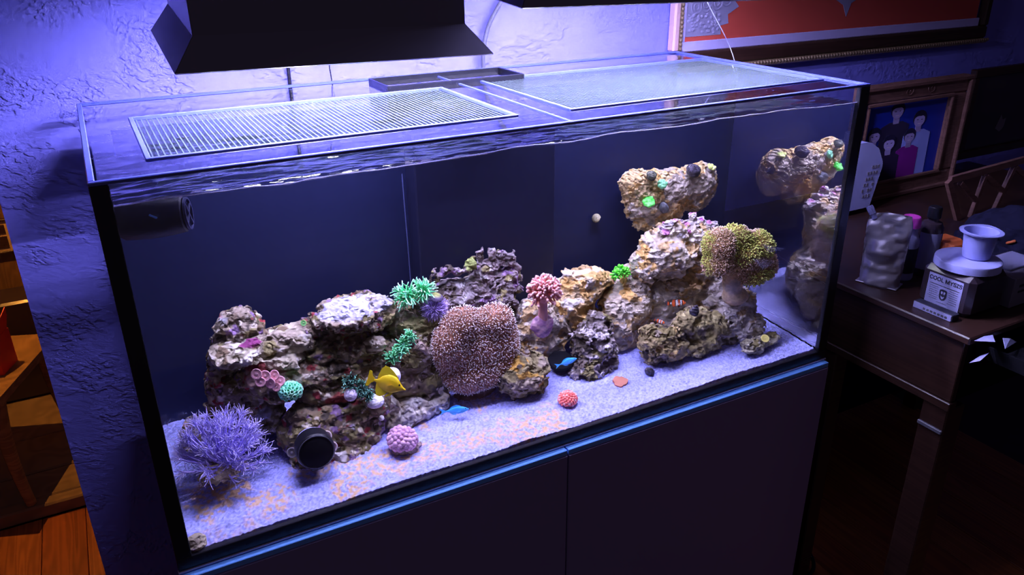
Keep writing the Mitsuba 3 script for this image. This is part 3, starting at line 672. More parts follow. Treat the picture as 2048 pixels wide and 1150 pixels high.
# dead coral rubble on top of the tall rock
blobs = [((1.2392, 0.243, 1.194), (0.04836, 0.02, 0.01692)), ((1.1877, 0.238, 1.2146), (0.02849, 0.01, 0.009497)), ((1.2765, 0.243, 1.2068), (0.01216, 0.012, 0.01094)), ((1.2523, 0.243, 1.216), (0.009655, 0.01, 0.009655)), ((1.2975, 0.243, 1.1877), (0.01472, 0.012, 0.01104)), ((1.2123, 0.228, 1.1869), (0.02391, 0.015, 0.01196)), ((1.2549, 0.223, 1.1783), (0.0169, 0.012, 0.0169)), ((1.1626, 0.233, 1.2018), (0.01653, 0.012, 0.009448)), ((1.3138, 0.238, 1.1864), (0.01474, 0.01, 0.0086))]
rock(blobs, dict(base=(0.45, 0.41, 0.5), second=(0.3, 0.27, 0.33), patches=(((0.5, 0.2, 0.5), 40, 0.12), (WHITE, 46, 0.26), (TAN, 40, 0.2))),
     'knobbly grey coral rubble on the peak of the right reef', name='coral_rubble', seed=41, rough=0.007, freq=70, k=0.004, h=0.0018, cat='coral rubble',
     spots=(((1.2736, 0.228, 1.2155), (0.008, 0.02, 0.008), (0.55, 0.12, 0.6)), ((1.1614, 0.222, 1.2004), (0.012, 0.02, 0.009), (0.5, 0.2, 0.42))))

# rock shelf hung on the back wall
hr = [((1.2451, 0.335, 1.2658), (0.114, 0.036, 0.04958)), ((1.1737, 0.335, 1.2588), (0.05376, 0.036, 0.0611)), ((1.2337, 0.34, 1.2065), (0.07023, 0.032, 0.04766)), ((1.3445, 0.335, 1.2719), (0.04554, 0.036, 0.04554)), ((1.1412, 0.335, 1.2988), (0.03127, 0.033, 0.02887)), ((1.3433, 0.34, 1.2313), (0.04344, 0.03, 0.03833)), ((1.2204, 0.345, 1.1861), (0.0453, 0.026, 0.02517))]
hang = rock(hr, dict(base=(0.40, 0.29, 0.15), second=(0.44, 0.34, 0.21), patches=((ORANGE, 70, 0.25), ((0.34, 0.30, 0.28), 22, 0.34))),
            'tan rock shelf hanging on the back wall with snails and green corals', name='hanging_rock', seed=51, rough=0.007, freq=40, k=0.02, h=0.0022, pits=0.3)
principled('m_magnet', (0.02, 0.02, 0.03), 0.5)
put('magnet_mount', rbox(hr[0][0][0] - 0.03, hr[0][0][0] + 0.03, 0.362, BACK - 0.001, hr[0][0][2] - 0.03, hr[0][0][2] + 0.03, 0.005), 'm_magnet', hang)
# ---------------------------------------------------------------- corals
LEFT_TO_RIGHT = np.array([0.885, -0.466, 0.0])     # along the tank's length as one stands in front of its left end
TOWARD = unit(np.array([-0.43, -0.82, 0.38]))       # out of the reef, to its open front
rngc = np.random.default_rng(77)


def vcol(n, c, jitter=0.1, seed=0):
    r = np.random.default_rng(seed)
    return np.clip(np.asarray(c)[None] * (1 + jitter * (r.random((n, 1)) - 0.5) * 2), 0, 1)


def gradient(t, stops):
    ts = [s[0] for s in stops]
    cs = np.array([s[1] for s in stops], float)
    return np.stack([np.interp(t, ts, cs[:, k]) for k in range(3)], 1)


def polyps(pts, nrm, length, r, stops, seed, droop=0.25, parent=None, name='polyps', label=None, seg=3, sides=5, spread=0.5, r1=None, swell=None, kind='stuff', cat=None, mat='m_soft'):
    rg = np.random.default_rng(seed)
    n = len(pts)
    ln = length * (0.65 + 0.7 * rg.random(n))[:, None]
    dirn = unit(nrm + spread * rg.normal(size=(n, 3)) * 0.5 + np.array([0, 0, 0.15]))
    P1 = pts + dirn * ln * 0.55
    P2 = pts + unit(dirn + rg.normal(size=(n, 3)) * droop) * ln
    m, t, k = tubes(pts - nrm * length * 0.15, P1, P2, r, r if r1 is None else r1, seg, sides, swell)
    c = gradient(t, stops) * (0.8 + 0.4 * rg.random(n))[k][:, None]
    return put(name, m, mat, parent, smooth=True, color=np.clip(c, 0, 1), label=label, kind=kind, cat=cat)


# big brown leather coral
lc = thing('leather_coral', 'big round reddish-brown leather coral covered in white-tipped polyps', 'coral')
LB = [((0.6486, 0.205, 1.0319), (0.08564, 0.028, 0.08564)), ((0.6185, 0.2, 1.1034), (0.03749, 0.028, 0.03541)), ((0.6954, 0.2, 1.0919), (0.03622, 0.028, 0.03409)), ((0.5857, 0.197, 1.0639), (0.0354, 0.028, 0.04581)), ((0.6305, 0.188, 0.9841), (0.05559, 0.028, 0.03635)), ((0.7086, 0.195, 1.033), (0.03244, 0.028, 0.04974)), ((0.6856, 0.19, 0.9862), (0.03904, 0.028, 0.03687)), ((0.6498, 0.2, 1.0339), (0.04698, 0.034, 0.04698))]
lm = blob_mesh(LB, h=0.0028, k=0.014, rough=0.003, freq=30, pits=0, seed=5)
lv = np.asarray(lm.vertices)
put('body', lm, 'm_soft', lc, smooth=True, color=mottle(lv, (0.15, 0.075, 0.052), (0.20, 0.10, 0.07), seed=4, speck=0.3))
pp, pn = sample_surface(lm, 3900, 3, TOWARD, -0.15)
polyps(pp, pn, 0.0058, 0.00075, [(0, (0.31, 0.165, 0.115)), (0.62, (0.46, 0.28, 0.21)), (0.78, (0.70, 0.66, 0.60)), (1, (0.9, 0.88, 0.85))], 9, parent=lc, label='short polyps with white tips', sides=4, r1=0.0011)
put('foot', blob_mesh([((0.6672, 0.225, 0.9294), (0.03336, 0.03, 0.02891)), ((0.6348, 0.215, 0.9122), (0.0441, 0.03, 0.01544))], h=0.003, rough=0.003, freq=40, pits=0), 'm_soft', lc, smooth=True,
    color=np.tile((0.16, 0.10, 0.09), (len(blob_mesh([((0.6672, 0.225, 0.9294), (0.03336, 0.03, 0.02891)), ((0.6348, 0.215, 0.9122), (0.0441, 0.03, 0.01544))], h=0.003, rough=0.003, freq=40, pits=0).vertices), 1)), label='dark wrinkled foot')

# green toadstool coral
tc = thing('toadstool_coral', 'green-brown toadstool leather coral with a dense polyp cap on a stalk at the right', 'coral')
TB = [((1.2997, 0.125, 1.1511), (0.05408, 0.042, 0.04232)), ((1.237, 0.125, 1.1879), (0.03447, 0.034, 0.03447)), ((1.2864, 0.13, 1.192), (0.03492, 0.03, 0.02794)), ((1.3464, 0.12, 1.1628), (0.03785, 0.034, 0.03785)), ((1.3696, 0.115, 1.1152), (0.02877, 0.03, 0.03356)), ((1.2305, 0.12, 1.1439), (0.03006, 0.03, 0.02775)), ((1.3269, 0.11, 1.1025), (0.03563, 0.03, 0.02613)), ((1.2829, 0.135, 1.1947), (0.02097, 0.02, 0.0233))]
tm = blob_mesh(TB, h=0.0028, k=0.008, rough=0.003, freq=30, pits=0, seed=15)
tv = np.asarray(tm.vertices)
put('cap', tm, 'm_soft', tc, smooth=True, color=mottle(tv, (0.26, 0.20, 0.08), (0.34, 0.22, 0.14), seed=8, speck=0.4))
pp, pn = sample_surface(tm, 6200, 5, (0, 0, 1.0), -0.75)
green = meshkit.noise(pp * 22, 4)
for lo_, hi_, c1, nm in ((0.0, 0.50, (0.50, 0.58, 0.14), 'polyps'), (0.50, 1.01, (0.66, 0.46, 0.34), 'polyps')):
    s_ = (green >= lo_) & (green < hi_)
    polyps(pp[s_], pn[s_], 0.0075, 0.0008, [(0, (0.30, 0.22, 0.09)), (0.55, (0.42, 0.32, 0.14)), (0.8, c1), (1, np.minimum(np.array(c1) * 1.25, 1))], 19, parent=tc, label='greenish polyps' if lo_ == 0.0 else 'pinkish polyps', sides=4, r1=0.0012, droop=0.4)
sm = blob_mesh([((1.2898, 0.125, 1.0867), (0.02617, 0.024, 0.03568)), ((1.3017, 0.125, 1.0448), (0.03249, 0.028, 0.02166))], h=0.0025, rough=0.0015, freq=60, pits=0, seed=4)
put('stalk', sm, 'm_soft', tc, smooth=True, color=mottle(np.asarray(sm.vertices), (0.34, 0.26, 0.20), (0.28, 0.24, 0.22), seed=3), label='smooth brown stalk')

# lilac branching coral front left
xc = thing('branching_coral', 'lilac feathery branching soft coral on the sand at the left', 'coral')
root = np.array((0.1095, 0.15, 0.9637))
nb = 150
th, ph = rngc.random(nb) * 2 * np.pi, np.arccos(1 - 1.05 * rngc.random(nb))
R_ = np.stack([np.cos(th) * np.sin(ph), np.sin(th) * np.sin(ph) * 0.8, np.cos(ph) * 1.22 + 0.05], 1) * 0.078
tips = root + R_ * (0.72 + 0.28 * rngc.random((nb, 1))) + np.array([0, 0.01, 0.0])
tips[:, 2] = np.maximum(tips[:, 2], sand_z(tips[:, 0], tips[:, 1]) + 0.006)
mid = root + (tips - root) * 0.5 + np.array([0, 0, -0.010])
bm, bt, bk = tubes(root + rngc.normal(size=(nb, 3)) * 0.008, mid, tips, 0.0019, 0.0014, 5, 5)
put('branches', bm, 'm_soft', xc, smooth=True, color=gradient(bt, [(0, (0.34, 0.26, 0.52)), (1, (0.42, 0.36, 0.80))]), label='curved lilac branches', kind='stuff')
tp = np.repeat(tips, 10, 0)
tn = unit(np.repeat(unit(tips - root), 10, 0) + rngc.normal(size=(nb * 10, 3)) * 0.45)
polyps(tp, tn, 0.019, 0.0007, [(0, (0.38, 0.32, 0.74)), (1, (0.50, 0.46, 0.96))], 21, parent=xc, name='feathers', label='thin lilac feathery tips', sides=4, seg=4, droop=0.3, r1=0.00055)
fb = blob_mesh([((0.1109, 0.145, 0.9554), (0.03653, 0.03, 0.01279)), ((0.0873, 0.14, 0.9605), (0.01806, 0.02, 0.008126))], h=0.0024, rough=0.006, freq=40)
put('base_stone', fb, 'm_rock', xc, smooth=True, color=mottle(np.asarray(fb.vertices), (0.36, 0.30, 0.20), GREY), label='small brown stone')


def tuft(name, label, heads, n, length, r, stops, seed, cat='coral', core=(0.05, 0.2, 0.12), r1=None, up=0.2, swell=None, hr=0.35, part='tentacles'):
    k = thing(name, label, cat)
    rg = np.random.default_rng(seed)
    allp, alln, cores = [], [], []
    for c, rad in heads:
        d = unit(rg.normal(size=(n * 3, 3)) + np.array([0, 0, up]))
        d = d[d @ TOWARD > -0.35][:n]
        allp.append(np.asarray(c) + d * rad * hr)
        alln.append(d)
        cores.append((np.asarray(c), np.ones(3) * rad * (hr + 0.1)))
    cm = blob_mesh(cores, h=0.0018, k=0.004, rough=0.001, freq=80, pits=0)
    put('core', cm, 'm_soft', k, smooth=True, color=np.tile(core, (len(cm.vertices), 1)))
    polyps(np.vstack(allp), np.vstack(alln), length, r, stops, seed, parent=k, name=part, sides=5, seg=4, droop=0.45, r1=r1, swell=swell)
    return k


MINT = [(0, (0.05, 0.30, 0.11)), (0.6, (0.08, 0.60, 0.24)), (1, (0.42, 0.90, 0.48))]
tuft('torch_coral', 'bright mint-green torch coral beside the purple urchin', [((0.5141, 0.245, 1.1707), 0.024), ((0.5536, 0.25, 1.1735), 0.018)], 85, 0.021, 0.0014, MINT, 31)
tuft('torch_coral', 'green torch coral tuft on the steep rock above the yellow fish', [((0.4984, 0.2, 1.1011), 0.016), ((0.4838, 0.198, 1.0876), 0.017), ((0.4723, 0.195, 1.0772), 0.016), ((0.457, 0.195, 1.071), 0.014)], 55, 0.012, 0.0012, [(0, (0.05, 0.20, 0.09)), (0.6, (0.07, 0.40, 0.17)), (1, (0.26, 0.75, 0.38))], 32)
tuft('hairy_mushroom', 'dark green hairy tuft with glinting tips above the pale round shell', [((0.3602, 0.165, 1.0543), 0.016), ((0.3807, 0.165, 1.0382), 0.016), ((0.3921, 0.165, 1.0178), 0.012)], 60, 0.013, 0.0009, [(0, (0.01, 0.03, 0.02)), (0.75, (0.015, 0.07, 0.045)), (1, (0.25, 0.62, 0.45))], 33, core=(0.012, 0.02, 0.018))
tuft('green_star_coral', 'bright green small coral between the orange-crusted rock and the tall rock', [((1.039, 0.25, 1.111), 0.013), ((1.0618, 0.25, 1.1127), 0.014), ((1.0537, 0.255, 1.1164), 0.013)], 40, 0.009, 0.0016, [(0, (0.04, 0.26, 0.02)), (1, (0.13, 0.72, 0.05))], 34, r1=0.0024)

# purple urchin carrying a shell
uc = np.array((0.5698, 0.235, 1.1372))
ur = thing('sea_urchin', 'purple sea urchin with many short spines and a dark shell on top', 'urchin')
um = trimesh.creation.icosphere(3, 0.017)
um.vertices = um.vertices * (1, 1, 0.8) + uc
put('body', um, 'm_soft', ur, smooth=True, color=np.tile((0.12, 0.08, 0.18), (len(um.vertices), 1)))
d = unit(rngc.normal(size=(620, 3)))
polyps(uc + d * 0.016 * np.array([1, 1, 0.8]), d, 0.014, 0.00075, [(0, (0.20, 0.13, 0.34)), (1, (0.55, 0.45, 0.82))], 41, parent=ur, name='spines', label='purple spines', sides=4, seg=2, droop=0.1, spread=0.15, r1=0.0005)
sh = lathe([(0.0001, 0.006), (0.006, 0.0055), (0.012, 0.003), (0.0165, -0.001), (0.0155, -0.004), (0.0001, -0.004)], 28)
k = thing('clam_shell', 'dark flat shell with an olive top carried on the purple urchin', 'shell')
shp = placed(sh, uc + np.array([0.004, -0.004, 0.027]), frame((0.15, -0.25, 1)))
rr = np.linalg.norm(np.asarray(sh.vertices)[:, :2], axis=1)
put('body', shp, 'm_soft', k, smooth=True, color=np.where((rr < 0.0095)[:, None], (0.24, 0.24, 0.07), (0.07, 0.05, 0.10)))

# pink tree coral
pk = thing('tree_coral', 'pink tree coral with a bushy head on a stalk, on the white rock', 'coral')
pc0 = np.array((0.828, 0.225, 1.1133))
st, _, _ = tubes([np.array((0.829, 0.228, 1.0313))], [np.array((0.8237, 0.226, 1.0709))], [pc0], 0.012, 0.009, 8, 12)
put('stalk', st, 'm_soft', pk, smooth=True, color=np.tile((0.46, 0.22, 0.22), (len(st.vertices), 1)), label='smooth pink stalk')
bs = blob_mesh([((0.825, 0.228, 1.0411), (0.02707, 0.016, 0.02256)), ((0.8278, 0.228, 1.0202), (0.01588, 0.012, 0.01361))], h=0.002, rough=0.002, freq=60, pits=0.3)
put('foot', bs, 'm_soft', pk, smooth=True, color=mottle(np.asarray(bs.vertices), (0.20, 0.10, 0.22), (0.34, 0.22, 0.30), f=60), label='purple foot')
d = unit(rngc.normal(size=(900, 3)) * np.array([1, 0.7, 1]) + np.array([0, 0, 0.35]))
d = d[d[:, 2] > -0.55][:330]
hd = pc0 + d * np.array([0.017, 0.014, 0.019]) + np.array([0, 0, 0.006])
polyps(hd, d, 0.019, 0.0016, [(0, (0.40, 0.14, 0.12)), (0.7, (0.58, 0.24, 0.21)), (1, (0.78, 0.42, 0.40))], 51, parent=pk, name='branchlets', label='bulb-tipped pink branchlets', sides=6, seg=4, droop=0.2, r1=0.0027, swell=lambda t: 0.8 + 0.35 * t ** 3)
hm = blob_mesh([(pc0 + np.array([0, 0, 0.004]), (0.021, 0.018, 0.022))], h=0.0022, rough=0.002, freq=80, pits=0)
put('head', hm, 'm_soft', pk, smooth=True, color=np.tile((0.40, 0.15, 0.13), (len(hm.vertices), 1)))


def studded(name, label, c, r, n, stud, col, col2, seed, cat='coral', squash=0.8, part='polyp', ring=False, base=None, per_part=True, facing=TOWARD):
    """a dome covered in small bumps or little rings, each a part"""
    k = thing(name, label, cat)
    c = np.asarray(c)
    dm = trimesh.creation.icosphere(3, 1.0)
    dm.vertices = dm.vertices * np.array([r, r, r * squash]) + c
    put('body', dm, 'm_soft', k, smooth=True, color=np.tile(np.asarray(col) * 0.55, (len(dm.vertices), 1)))
    i = np.arange(n * 2) + 0.5
    phi, ct = i * 2.39996, 1 - 2 * i / (n * 2)
    d = np.stack([np.cos(phi) * np.sqrt(1 - ct ** 2), np.sin(phi) * np.sqrt(1 - ct ** 2), ct], 1)
    d = d[(d @ unit(facing) > -0.25) & (d[:, 2] > -0.5)]
    rg = np.random.default_rng(seed)
    if ring:
        one = lathe([(stud * 0.45, 0.0), (stud * 0.5, stud * 0.6), (stud * 0.8, stud * 0.85), (stud, stud * 0.6), (stud * 0.9, -stud * 0.2)], 10)
    else:
        one = trimesh.creation.icosphere(1, stud)
    for q in d:
        m = placed(one, c + q * np.array([r, r, r * squash]), frame(q), 0.85 + 0.3 * rg.random())
        put(part, m, 'm_soft', k, smooth=True, color=vcol(len(m.vertices), np.asarray(col) * (0.8 + 0.4 * rg.random()) if rg.random() < 0.7 else col2, 0.06, int(rg.integers(9999))))
    return k


studded('star_polyp_colony', 'mint-green dome of ring-shaped star polyps on the crimson rock', (0.2508, 0.185, 1.0581), 0.020, 46, 0.0042, (0.22, 0.70, 0.44), (0.36, 0.80, 0.52), 61, ring=True)
studded('ball_coral', 'salmon-red knobbly ball coral on the sand', np.array((0.808, 0.087, 0.916)) + np.array([0, 0, 0.010]), 0.0195, 70, 0.0030, (0.80, 0.17, 0.14), (0.92, 0.38, 0.32), 62)
k = studded('bubble_coral', 'dusky pink cluster of bubble-like polyps on the sand, front centre', np.array((0.435, 0.101, 0.917)) + np.array([0, 0, 0.021]), 0.026, 60, 0.0060, (0.50, 0.28, 0.42), (0.62, 0.38, 0.50), 63, squash=0.85)
fm = blob_mesh([(np.array((0.438, 0.094, 0.916)) + np.array([0.006, 0.004, 0.004]), (0.026, 0.02, 0.012))], h=0.002, rough=0.005, freq=60)
put('base_stone', fm, 'm_rock', k, smooth=True, color=mottle(np.asarray(fm.vertices), (0.3, 0.22, 0.24), GREY), label='small grey stone')


def disc_polyp(name, label, c, nrm, r, col, rim, parent=None, cat='polyp', group=None, hgt=0.35):
    pr = [(0.0001, 0.12), (0.25, 0.10), (0.30, 0.02), (0.62, 0.06), (0.85, 0.16), (1.0, 0.10), (0.95, -0.05), (0.5, -hgt), (0.0001, -hgt)]
    m = lathe([(a * r, b * r) for a, b in pr], 22)
    rr = np.linalg.norm(np.asarray(m.vertices)[:, :2], axis=1) / r
    c_ = np.where((rr > 0.75)[:, None], rim, np.where((rr < 0.27)[:, None], np.asarray(rim) * 0.8, col))
    return put(name, placed(m, c, frame(nrm)), 'm_soft', parent, smooth=True, color=c_, label=label, cat=cat, group=group)


ZL = ['pink mushroom coral, upper left of the cluster left of the mint dome', 'pink mushroom coral, top middle of the cluster left of the mint dome', 'pink mushroom coral, upper right of the cluster left of the mint dome', 'pink mushroom coral, lower left of the cluster left of the mint dome', 'largest pink mushroom coral, in the middle of its cluster', 'pink mushroom coral at the right of its cluster', 'smallest pink mushroom coral, nearest to the mint dome']
for a, (px_c, r_) in enumerate((((0.1964, 0.195, 1.1052), 0.0105), ((0.2105, 0.193, 1.098), 0.0110), ((0.2276, 0.193, 1.0953), 0.0100), ((0.2005, 0.19, 1.0896), 0.0095), ((0.2174, 0.187, 1.0841), 0.0110), ((0.2353, 0.19, 1.0817), 0.0100), ((0.227, 0.187, 1.0727), 0.0085))):
    disc_polyp('mushroom_coral', ZL[a], px_c, TOWARD + 0.12 * rngc.normal(size=3), r_, (0.50, 0.24, 0.27), (0.64, 0.36, 0.40), cat='coral', group='pink mushroom corals')
disc_polyp('button_polyp', 'brown button polyp with a pale rim, upper one right of the round pump', (0.2944, 0.125, 0.9782), TOWARD + np.array([0.15, 0, 0.1]), 0.0105, (0.14, 0.07, 0.07), (0.55, 0.45, 0.45), cat='polyp')
disc_polyp('button_polyp', 'brown button polyp with a pale rim, lower one right of the round pump', (0.3025, 0.122, 0.9534), TOWARD + np.array([0.2, 0, 0.0]), 0.0100, (0.14, 0.07, 0.07), (0.55, 0.45, 0.45), cat='polyp')
disc_polyp('button_polyp', 'grey-brown button polyp left of the round pump', (0.2274, 0.125, 0.9638), TOWARD, 0.0100, (0.07, 0.06, 0.06), (0.20, 0.18, 0.18), cat='polyp')
disc_polyp('yellow_polyp', 'yellow disc polyp on the small flat grey-green rock', (1.3417, 0.052, 0.9527), TOWARD + np.array([0, 0, 0.8]), 0.0105, (0.42, 0.38, 0.08), (0.55, 0.50, 0.16), cat='polyp')
for c_, lab in (((0.2943, 0.2, 1.1844), 'tiny green polyp on the ledge left of the flat-topped rock'),):
    disc_polyp('green_polyp', lab, c_, TOWARD, 0.006, (0.15, 0.5, 0.15), (0.4, 0.7, 0.2), cat='polyp')

# loose things on the sand and rocks
ang = np.linspace(0, 2 * np.pi, 26, endpoint=False)
rad = 0.0165 * (1 + 0.10 * np.sin(3 * ang + 1) + 0.07 * np.sin(7 * ang))
put('plate_coral', placed(prism(np.stack([rad * np.cos(ang), rad * np.sin(ang) * 0.9], 1), 0.005, 'z'), np.array((0.955, 0.1, 0.916)) + np.array([0, 0, 0.0035]), frame((-0.15, -0.3, 1))), 'm_orange_coral', smooth=40, label='flat orange-brown disc coral on the sand', cat='coral') if principled('m_orange_coral', (0.55, 0.19, 0.11), 0.6) else None
put('magnet_disc', placed(lathe([(0.0001, 0.004), (0.027, 0.004), (0.030, 0.001), (0.029, -0.004), (0.0001, -0.004)], 36), (0.8613, 0.205, 0.9473), frame((-0.18, -0.32, 1))), 'm_black_matt', smooth=35, label='black round disc lying on the sand behind a blue fish', cat='disc')


def snail(name, label, c, axis, r, h, cols, group=None, turns=3.2, seed=0):
    """a turban or cone shell: a tapering coil on an axis with an opening"""
    k = thing(name, label, 'snail', group)
    t = np.linspace(0, 1, 70)
    a = t * turns * 2 * np.pi
    cr = r * 0.62 * (1 - t) ** 0.9 + 0.0002
    tr = r * 0.52 * (1 - t) ** 0.85 + 0.0004
    cx = np.stack([np.cos(a) * cr, np.sin(a) * cr, h * (t ** 0.85)], 1)
    m, tt, kk = tubes(cx[:-1], (cx[:-1] + cx[1:]) / 2, cx[1:], tr[:-1], tr[1:], 1, 10)
    core = lathe([(0.0001, -r * 0.35), (r * 0.8, -r * 0.25), (r * 0.95, 0), (r * 0.4, h * 0.6), (0.0001, h)], 18)
    mm_ = cat_(m, core)
    R = frame(axis)
    cc = np.asarray(cols[0]) * np.ones((len(mm_.vertices), 1))
    z = np.asarray(mm_.vertices)[:, 2]
    s = meshkit.noise(np.asarray(mm_.vertices) * 260, seed)[:, None]
    cc = cc * (1 - sst(0.5, 0.7, s)) + np.asarray(cols[1]) * sst(0.5, 0.7, s)
    put('shell', placed(mm_, c, R), 'm_shiny', k, smooth=True, color=cc)
    foot = lathe([(0.0001, -r * 0.55), (r * 0.7, -r * 0.5), (r * 0.9, -r * 0.36), (r * 0.7, -r * 0.2)], 16)
    put('foot', placed(foot, c, R), 'm_soft', k, smooth=True, color=np.tile((0.05, 0.045, 0.05), (len(foot.vertices), 1)))
    return k


DK = ((0.035, 0.03, 0.045), (0.10, 0.09, 0.13))
OL = ((0.07, 0.08, 0.06), (0.20, 0.20, 0.15))
snail('turban_snail', 'dark snail on the sand in front of the right reef', np.array((1.037, 0.1, 0.916)) + np.array([0, 0, 0.006]), (0.3, -0.2, 1), 0.011, 0.010, DK)
snail('cone_snail', 'dark pointed snail on top of the olive rock', (1.1748, 0.122, 1.0306), (0.25, -0.1, 1), 0.011, 0.022, DK)
snail('turban_snail', 'olive snail at the upper left of the hanging rock', (1.1621, 0.296, 1.3202), (-0.1, -0.6, 1), 0.0125, 0.013, OL, seed=2)
snail('turban_snail', 'large black snail on the top edge of the hanging rock', (1.293, 0.3, 1.3132), (0, -0.5, 1), 0.0185, 0.016, DK, seed=3)
snail('turban_snail', 'grey striped snail low on the hanging rock beside the bright green coral', (1.2048, 0.296, 1.234), (0.5, -0.8, 0.5), 0.014, 0.012, ((0.10, 0.11, 0.13), (0.24, 0.25, 0.28)), seed=4)
snail('turban_snail', 'blue-black snail at the right edge of the hanging rock', (1.3804, 0.318, 1.2709), (1, -0.3, 0.3), 0.0125, 0.010, DK, seed=5)
snail('top_snail', 'pale yellowish snail on the back wall left of the hanging rock', (1.0669, 0.382, 1.2052), (-0.2, -1, 0.3), 0.011, 0.006, ((0.36, 0.32, 0.18), (0.5, 0.46, 0.3)), seed=6)


def frilly(name, label, c, nrm, r, col, col2, seed, lumps=7):
    k = thing(name, label, 'coral')
    rg = np.random.default_rng(seed)
    R = frame(nrm)
    bl = [(np.asarray(c), np.ones(3) * r * 0.62)]
    for a in range(lumps):
        an = a * 2 * np.pi / lumps + rg.random() * 0.4
        bl.append((np.asarray(c) + R @ np.array([math.cos(an) * r * 0.62, math.sin(an) * r * 0.62, r * (0.15 + 0.3 * rg.random())]), np.ones(3) * r * (0.34 + 0.1 * rg.random())))
    m = blob_mesh(bl, h=max(0.0011, r * 0.09), k=r * 0.08, rough=r * 0.10, freq=1.6 / r, pits=0.3, seed=seed, pad=r * 0.4)
    put('body', m, 'm_soft', k, smooth=True, color=mottle(np.asarray(m.vertices), col, col2, seed=seed, f=1.2 / r, speck=0.3))
    plug = lathe([(0.0001, -r * 0.9), (r * 0.5, -r * 0.9), (r * 0.7, -r * 0.2), (0.0001, 0)], 16)
    put('plug', placed(plug, c, R), 'm_soft', k, smooth=True, color=np.tile((0.20, 0.18, 0.16), (len(plug.vertices), 1)))
    return k


frilly('frag_coral', 'teal frilly coral on the upper part of the hanging rock', (1.1952, 0.296, 1.2958), TOWARD, 0.0125, (0.08, 0.30, 0.16), (0.18, 0.48, 0.27), 71)
frilly('frag_coral', 'bright green coral at the lower left of the hanging rock', (1.1565, 0.294, 1.2562), TOWARD + np.array([0, 0, 0.5]), 0.0155, (0.05, 0.62, 0.05), (0.11, 0.80, 0.11), 72)
frilly('frag_coral', 'pale yellow-green coral at the upper right end of the hanging rock', (1.3573, 0.31, 1.3109), (0.4, -0.5, 1), 0.0125, (0.36, 0.60, 0.13), (0.56, 0.74, 0.25), 73, 5)
frilly('frag_coral', 'small mint coral low at the right glass', (1.452, 0.30, 0.972), (-0.6, -0.5, 1), 0.014, (0.15, 0.55, 0.38), (0.4, 0.8, 0.6), 74)


def shell_ball(name, label, c, r, sq, col, seed):
    m = trimesh.creation.icosphere(4, 1.0)
    v = np.asarray(m.vertices)
    m.vertices = (v * (1 + 0.12 * (meshkit.fbm(v * 5, 3, seed)[:, None] - 0.5))) * r * np.asarray(sq) + np.asarray(c)
    return put(name, m, 'm_soft', smooth=True, color=mottle(np.asarray(m.vertices), col, np.asarray(col) * 0.75, f=120, seed=seed, speck=0.4), label=label, cat='shell')


shell_ball('round_shell', 'pale lilac round shell below the dark green hairy tuft', (0.3561, 0.155, 1.034), 0.0125, (1, 1, 1), (0.42, 0.38, 0.56), 1)
shell_ball('barnacle_shell', 'pale blue-white shell lump left of the yellow fish', (0.4045, 0.16, 1.0019), 0.0165, (1.1, 1, 0.8), (0.50, 0.50, 0.72), 2)
shell_ball('barnacle_shell', 'blue-white shell showing behind the back fin of the yellow fish', (0.4494, 0.175, 1.0395), 0.0165, (1, 1, 1.1), (0.50, 0.50, 0.76), 3)
shell_ball('pearl_shell', 'tiny white ball on the rock below the yellow fish', (0.4116, 0.15, 0.9669), 0.0055, (1, 1, 1), (0.62, 0.58, 0.66), 4)

scene['m_bubble'] = {'type': 'thindielectric', 'int_ior': 1.5}
for c_, r_, bl_ in (((0.0411, 0.36, 0.9513), 0.0105, 'clear glassy bubble, the middle and lowest of three at the left end of the sand'), ((0.0646, 0.37, 0.9536), 0.0110, 'clear glassy bubble, the largest and rightmost of three, beside the small rock'), ((0.0323, 0.375, 0.9562), 0.0095, 'clear glassy bubble, the smallest, against the left glass')):
    bm_ = trimesh.creation.icosphere(3, r_)
    bm_.apply_translation(c_)
    put('glass_bubble', bm_, 'm_bubble', smooth=True, label=bl_, cat='bubble', group='clear bubbles in the rear left corner')

# round black pump among the front left rocks
pu = thing('round_pump', 'round black pump with a thin pale ring facing the front, beside the left rocks', 'pump')
fc = np.array((0.264, 0.088, 0.9765))
ax_ = unit(np.array([-0.05, -0.80, 0.10]))
Rp = frame(ax_)
put('body', placed(lathe([(0.0001, -0.052), (0.022, -0.052), (0.028, -0.046), (0.031, -0.034), (0.034, -0.032), (0.0355, -0.02), (0.0355, 0.0), (0.033, 0.003), (0.0001, 0.002)], 40), fc, Rp), 'm_black', pu, smooth=35)
put('front_ring', placed(trimesh.creation.annulus(0.0315, 0.0328, 0.003, sections=48), fc + ax_ * 0.0026, Rp), 'm_grey', pu, label='thin pale ring')
put('lens', placed(lathe([(0.0001, 0.007), (0.018, 0.005), (0.030, 0.0015), (0.030, 0.0), (0.0001, 0.0)], 40), fc + ax_ * 0.0015, Rp), 'm_black_matt', pu, smooth=35, label='black front')
put('rear_highlight', placed(trimesh.creation.annulus(0.0265, 0.0302, 0.004, sections=40), fc - ax_ * 0.0405, Rp), 'm_white_plastic', pu, label='silver band painting a highlight')  # pale ring that paints the silver highlight at the rear of the pump
put('foot', placed(rbox(-0.012, 0.012, -0.047, -0.030, -0.03, -0.008, 0.002), fc, np.stack([np.cross(unit(np.array([0, 0, 1.0])), ax_), np.array([0, 0, 1.0]), ax_], 1)), 'm_black', pu)

